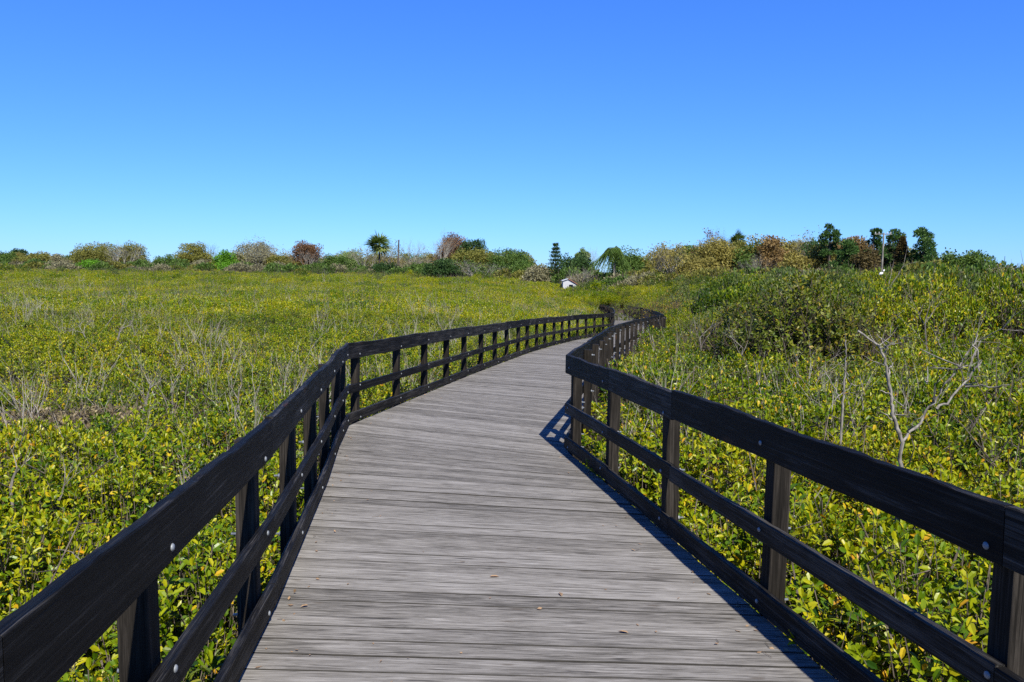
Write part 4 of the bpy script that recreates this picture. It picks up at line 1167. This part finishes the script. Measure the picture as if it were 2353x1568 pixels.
# ------------------------------------------------------------------ mangrove bushes that stand out, dead shrubs
def big_bush(x, ytop, Y, R, label, seed, shoots=420, mat='leaf_dark', tint=0.78):
    top = at(x, ytop, Y); g = float(ground_z(top[0], top[1])); h = float(top[2] - g)
    rng = np.random.default_rng(seed)
    root = empty('mangrove_bush', (top[0], top[1], g), label, 'bush')
    t = MB(); c = MB()
    ends = []
    for k in range(9):
        a = k * 0.7 + rng.uniform(-.2, .2)
        ends.append(branchy(t, rng, (0.25 * math.cos(a), 0.25 * math.sin(a), -0.1), (math.cos(a) * 0.8, math.sin(a) * 0.8, 1.0), h * 0.36, 0.03, 3, 0.4, 0))
    for i in range(shoots):
        d = rand_dirs(1, rng)[0]; d[2] = abs(d[2]) * 1.0 - 0.12
        r = rng.uniform(0.62, 1.0) if rng.random() < 0.8 else rng.uniform(0.3, 0.7)
        lump = 1 + 0.16 * math.sin(d[0] * 7 + seed) * math.sin(d[2] * 6 + d[1] * 5)
        tip = np.array([d[0] * R, d[1] * R, h * 0.36 + d[2] * h * 0.62]) * np.array([1, 1, 1]) * (r * lump) ** 1.0
        tip[2] = h * 0.36 * r + d[2] * h * 0.62 * r * lump
        if tip[2] < h * 0.25: continue
        ax = norm(np.array([d[0], d[1], 0.8 + d[2]]) + rng.normal(0, .25, 3))
        segs(t, [tip - ax * rng.uniform(.2, .4) + rng.normal(0, .05, 3)], [tip], 0.006, 0.003, 0, .5, 3)
        shoot_leaves(c, tip, ax, rng, int(rng.integers(8, 13)), (0.075, 0.12), 1 if Y > 12 else 0, tint, yellow=0.015)
    t.obj('stems', [M['trunk']], root); c.obj('foliage', [M[mat]], root)
    return root
big_bush(1830, 594, 16.0, 1.55, 'large dark mangrove bush standing tallest right of the boardwalk', 41, 2400)
big_bush(1690, 668, 19.0, 0.9, 'dark mangrove bush left of the largest bush', 42, 800)
big_bush(1945, 655, 15.0, 0.8, 'dark mangrove bush close right of the largest bush', 43, 800)
big_bush(2290, 632, 22.0, 1.0, 'grey-green mangrove bush near the right edge of the marsh', 44, 800)
big_bush(1440, 668, 58.0, 1.6, 'dark mangrove bush behind the bend of the boardwalk', 45, 300)
big_bush(1540, 652, 44.0, 1.5, 'dark mangrove bush right of the far bend', 46, 300)
big_bush(2110, 648, 26.0, 1.0, 'mangrove bush in line below the widest pine', 47, 800)

def skeleton(name, lines, Y, label, r0, scale_px, seed, cat='dead shrub'):
    """dead limbs drawn as 3-D polylines; the first one is the trunk"""
    rng = np.random.default_rng(seed)
    px = lambda c: (1654.5 + 0.3517 * c[0], 551.5 + 0.3517 * c[1])
    b = at(*px(lines[0][0]), Y); g = float(ground_z(b[0], b[1]))
    root = empty(name, (b[0], b[1], g), label, cat)
    org = np.array([b[0], b[1], g])
    for i, ln in enumerate(lines):
        dep = rng.uniform(-0.25, 0.25) if i else 0.0
        n = len(ln)
        P = np.array([at(*px(c), Y) + np.array([0, dep * (k / max(1, n - 1)), 0]) for k, c in enumerate(ln)]) - org
        if i == 0: P = np.concatenate([[[P[0][0] * 1.0, 0, -0.1]], P])
        m = len(P); tt = np.linspace(0, m - 1, (m - 1) * 4 + 1)
        Q = np.column_stack([np.interp(tt, np.arange(m), P[:, j]) for j in range(3)])
        Q[1:-1] += rng.normal(0, 0.006, (len(Q) - 2, 3))
        r = r0 * (1.0 if i == 0 else ln_r[i] if False else 0.62 if n > 3 else 0.36)
        mb = MB(); tube(mb, Q, np.linspace(r, r * 0.45, len(Q)) * rng.uniform(0.85, 1.15, len(Q)), 7)
        ob = mb.obj('trunk' if i == 0 else 'branch', [M['snag']], root, True)
        tw = MB()
        for q in range(max(2, len(Q) // 4)):
            j = int(rng.integers(len(Q) // 3, len(Q))); branchy(tw, rng, Q[j], rng.normal(0, .6, 3) + np.array([0, 0, .6]), rng.uniform(0.07, 0.16), r * 0.22, 1, 0.5, 0, 0.2, 1, 2)
        if i < 12: tw.obj('twigs', [M['snag']], ob)
    return root

skeleton('dead_shrub', [[(1180, 1480), (1190, 1320), (1150, 1200), (1130, 1110), (1120, 1020), (1090, 860), (1070, 740), (1040, 690), (900, 595)],
                        [(1195, 1315), (1300, 1200), (1400, 1060), (1480, 950), (1560, 870), (1575, 830), (1640, 740), (1705, 622)],
                        [(1415, 1105), (1510, 1045), (1600, 960), (1690, 865), (1745, 790)],
                        [(1400, 1060), (1350, 930), (1310, 860)], [(1352, 935), (1400, 938), (1445, 850)],
                        [(1696, 860), (1690, 730), (1660, 680)], [(1575, 840), (1450, 856)], [(1575, 840), (1660, 828)],
                        [(1560, 822), (1430, 735)], [(1600, 945), (1555, 900)], [(1600, 960), (1680, 945), (1760, 918)],
                        [(1072, 740), (1088, 700), (1035, 640)], [(1088, 700), (1075, 625)], [(1120, 1020), (1055, 985)],
                        [(1135, 1040), (1220, 1110)], [(1100, 890), (1180, 815)], [(1130, 1180), (1030, 1095)], [(1240, 1260), (1230, 1190), (1280, 1130)]],
         5.4, 'large forked bleached dead mangrove standing above the right railing', 0.016, 1, 5)
skeleton('dead_shrub', [[(800, 1080), (812, 980), (820, 860), (818, 760), (822, 655)], [(822, 860), (800, 825), (742, 788)],
                        [(822, 860), (850, 910), (880, 950), (932, 968)], [(932, 1110), (925, 1030), (915, 960), (893, 875)],
                        [(800, 1000), (860, 990), (920, 965)], [(800, 1000), (730, 1030), (665, 1090)], [(778, 1045), (755, 980), (730, 940), (660, 830)],
                        [(822, 690), (850, 650)]],
         7.3, 'slim upright dead mangrove left of the large forked one', 0.012, 1, 6)

def dead_shrub(x, ybase, Y, h, label, seed, lean=0.0, levels=3, r=0.014):
    b = at(x, ybase, Y); g = float(ground_z(b[0], b[1])); rng = np.random.default_rng(seed)
    root = empty('dead_shrub', (b[0], b[1], g), label, 'dead shrub')
    z0 = float(canopy(b[0], b[1])) - g - 0.15
    t = MB(); tube(t, [(0, 0, -0.1), (rng.normal(0, .02), 0, z0 * .5), (0, 0, z0)], [r * 1.3, r * 1.15, r], 6)
    t.obj('trunk', [M['deadwood']], root, True)
    c = MB(); branchy(c, rng, (0, 0, z0 - 0.02), (lean, 0, 1), h * 0.42, r, levels, 0.45, 0, 0.15, 2, 3)
    V = np.concatenate(c.V); s = h / max(0.05, V[:, 2].max() - z0); c.V = [np.column_stack([v[:, 0] * s, v[:, 1] * s, z0 + (v[:, 2] - z0) * s]) for v in c.V]
    c.obj('branches', [M['deadwood']], root)
    return root
dead_shrub(258, 772, 18, 0.85, 'grey leaning dead shrub alone in the middle of the left marsh', 61, 0.5)
dead_shrub(205, 762, 19, 0.80, 'forked pale dead shrub just left of the leaning one', 62, -0.1)
dead_shrub(548, 878, 10.2, 0.70, 'bare dead shrub with a long left arm above the left railing', 63, -0.3, 4)
dead_shrub(684, 868, 10.5, 0.75, 'upright bleached dead shrub close behind the left railing bend', 64, 0.0, 4)
dead_shrub(712, 862, 10.8, 0.55, 'thin pale dead shrub touching the left railing bend', 65, 0.4, 3)
dead_shrub(427, 1062, 5.9, 0.30, 'small dark dead stick with a side branch left of the near railing', 66, 0.1, 2, 0.010)
dead_shrub(215, 1245, 4.2, 0.22, 'pale dead twig among the leaves left of the near railing', 67, -0.4, 2, 0.007)
dead_shrub(22, 1080, 6.0, 0.42, 'grey lichen-covered dead stem at the left edge', 68, 0.1, 3, 0.012)
dead_shrub(130, 1110, 5.8, 0.40, 'branched dead twigs near the left edge', 69, 0.2, 3, 0.008)
dead_shrub(330, 900, 10.0, 0.45, 'short dead shrub in the left marsh below the leaning one', 70, 0.3, 3)
dead_shrub(855, 770, 22, 0.9, 'thin dead shrub in the marsh above the railing bend', 71, 0.1, 3)
dead_shrub(745, 655, 90, 2.6, 'tall thin dead stem in front of the dark green shrub', 72, 0.05, 2, 0.03)
dead_shrub(1700, 790, 15, 1.1, 'pale forked dead shrub left of the largest bush', 73, 0.0, 3)
dead_shrub(1612, 772, 17, 1.0, 'thin upright dead stem beside the far railing bend', 74, 0.0, 2)
dead_shrub(2135, 740, 14, 1.2, 'twisted dead shrub right of the largest bush', 75, -0.2, 3)
dead_shrub(2230, 790, 11, 1.1, 'tall bare dead stem behind the large forked dead mangrove', 76, 0.05, 3)
dead_shrub(2330, 700, 20, 1.0, 'bleached dead shrub at the right edge of the marsh', 77, 0.2, 3)
dead_shrub(2035, 720, 20, 1.9, 'curved dead branch rising below the utility pole', 78, -0.1, 2, 0.016)

def bird():
    p = at(2024.5, 629, 19.8); root = empty('white_bird', p, 'small white bird perched on the dead branch below the utility pole', 'bird')
    mb = MB(); s = 0.062
    prof = [(-0.9, 0.02), (-0.6, 0.35), (-0.1, 0.62), (0.4, 0.55), (0.75, 0.30), (1.0, 0.26), (1.3, 0.36), (1.6, 0.33), (1.85, 0.08)]
    Q = np.array([(0.9 * t * s * (1 if t < .8 else .8), 0, s * (0.55 * t + (0.55 * max(0, t - .7)))) for t, _ in prof])
    tube(mb, Q, [r * s for _, r in prof], 9); mb.obj('body', [M['white_feather']], root, True)
    mb = MB(); tube(mb, [Q[-1] - (0.01, 0, 0), Q[-1] + (0.045, 0, -0.004)], [0.008, 0.001], 6); mb.obj('beak', [M['beak']], root)
    for sy in (-1, 1):
        m = MB(); tube(m, [(0.01, sy * .012, -0.01), (0.012, sy * .014, -0.09)], [0.004, 0.004], 5); m.obj('leg', [M['beak']], root)
bird()

# ------------------------------------------------------------------ litter under the near mangroves, leaves on the deck
def litter():
    rng = np.random.default_rng(9); mb = MB(); n = 9000
    Y = rng.uniform(0.5, 9, n); sd = rng.random(n) < 0.65
    X = np.where(sd, right_x(Y) + 0.1 + rng.exponential(0.9, n), left_x(Y) - 0.1 - rng.exponential(0.8, n))
    P = np.column_stack([X, Y, ground_z(X, Y) + rng.uniform(0.005, 0.06, n)])
    L = rng.uniform(0.05, 0.09, n)
    leaves(mb, P, norm(rng.normal(size=(n, 3)) * np.array([1, 1, .25])), norm(rng.normal(0, .35, (n, 3)) + np.array([0, 0, 1])), L, L * .45, 0.5, 1, 0)
    m = 4200; k = rng.integers(0, n, m); A = P[k] + rng.normal(0, 0.03, (m, 3)) + np.array([0, 0, 0.05])
    segs(mb, A, A + norm(rng.normal(size=(m, 3)) * np.array([1, 1, .7]) + np.array([0, 0, 0.35])) * rng.uniform(0.1, 0.45, (m, 1)), 0.004, 0.002, 1, .5, 3)
    o = mb.obj('leaf_litter', [M['dry_leaf'], M['twig']])
    tag(o, 'dry brown leaves and twigs under the mangroves beside the boardwalk', 'leaf litter', kind='stuff')
litter()

def deck_leaf(x, y, label, seed, L=0.05):
    d = ray_dir(x, y); t = 0.5
    while True:
        p = np.array([0, 0, EYE]) + d * t
        if p[2] < deck_z(p[1]) + 0.004: break
        t += 0.005
    rng = np.random.default_rng(seed); mb = MB(); a = rng.uniform(0, 6.28)
    D = np.array([[math.cos(a), math.sin(a), 0.12]])
    leaves(mb, np.zeros((1, 3)), norm(D), np.array([[0.2, 0.1, 1.0]]), L, L * 0.5, 0.5, 0, 0)
    o = mb.obj('fallen_leaf', [M['dry_leaf']], None, False, (p[0], p[1], float(deck_z(p[1])) + 0.006))
    tag(o, label, 'leaf', 'dry leaves on the deck')
deck_leaf(1148, 1327, 'curled dry leaf near the middle of the foreground deck', 1, 0.055)
deck_leaf(1290, 1372, 'dry leaf right of the middle of the foreground deck', 2, 0.045)
deck_leaf(690, 1396, 'dry leaf on the deck beside the near left railing', 3, 0.04)
deck_leaf(1420, 1452, 'dry leaf close to the shadow of the right railing', 4, 0.05)

# ------------------------------------------------------------------ countless thin dead stems poking out of the thicket
def dead_stems():
    rng = np.random.default_rng(321); ms = []
    for i in range(7):
        mb = MB(); r = np.random.default_rng(900 + i)
        for k in range(int(r.integers(2, 5))):
            branchy(mb, r, (r.normal(0, .12), r.normal(0, .12), 0.5), (r.normal(0, .22), r.normal(0, .22), 1), r.uniform(0.35, 0.6), r.uniform(0.004, 0.0075), int(r.integers(1, 4)), 0.32, 0, 0.4, 1, 3)
        ms.append(mb.mesh('dead_stem', [M['pale_twig']]))
    c = proto('dead_stem', ms); pts, sc = [], []
    for x, y, n in ((-1, 0, 640), (1, 0, 420)):
        k = 0
        while k < n:
            Y = 7 + 116 * rng.random() ** 1.3; X = rng.uniform(-0.72, 0.72) * Y
            if x < 0 and X > left_x(Y) - 0.6: continue
            if x > 0 and X < right_x(Y) + 0.6: continue
            if vnoise(X, Y, 5.0, 21) + rng.normal(0, 0.35) < 0.0: continue
            k += 1; pts.append((X, Y, float(ground_z(X, Y)))); sc.append((0.78 + 0.010 * Y) * rng.uniform(0.8, 1.25))
    n = len(pts); sc = np.array(sc)
    o = scatter('dead_stems', c, pts, np.column_stack([rng.normal(0, .12, n), rng.normal(0, .12, n), rng.uniform(0, 6.28, n)]),
                np.column_stack([sc, sc, np.minimum(sc, 1.25)]), rng.integers(0, 7, n))
    tag(o, 'thin pale dead stems sticking up all over the mangrove thicket', 'dead stems', kind='stuff')
dead_stems()

def deck_litter():
    rng = np.random.default_rng(14); mb = MB(); n = 260
    Y = 2.6 + 14 * rng.random(n) ** 1.6; sd = rng.random(n)
    off = rng.exponential(0.10, n) + 0.02
    X = np.where(sd < 0.45, left_x(Y) + off, np.where(sd < 0.85, right_x(Y) - off, left_x(Y) + (right_x(Y) - left_x(Y)) * rng.random(n)))
    ok = (X > left_x(Y) + 0.015) & (X < right_x(Y) - 0.015); X, Y = X[ok], Y[ok]; n = len(X)
    P = np.column_stack([X, Y, deck_z(Y) + 0.006])
    L = rng.uniform(0.012, 0.035, n)
    leaves(mb, P, norm(rng.normal(size=(n, 3)) * np.array([1, 1, .12]) + np.array([0, 0, .05])), norm(rng.normal(0, .25, (n, 3)) + np.array([0, 0, 1])), L, L * rng.uniform(.25, .7, n), 0.5, 1, 0)
    m = 60; k = rng.integers(0, n, m); a = rng.uniform(0, 6.28, m); q = P[k] + np.array([0, 0, 0.002])
    segs(mb, q, q + np.column_stack([np.cos(a), np.sin(a), 0 * a]) * rng.uniform(0.02, 0.07, (m, 1)), 0.0016, 0.001, 1, .5, 3)
    tag(mb.obj('deck_litter', [M['dry_leaf'], M['twig']]), 'scraps of dry leaf and twig scattered along the deck edges', 'leaf litter', kind='stuff')
deck_litter()
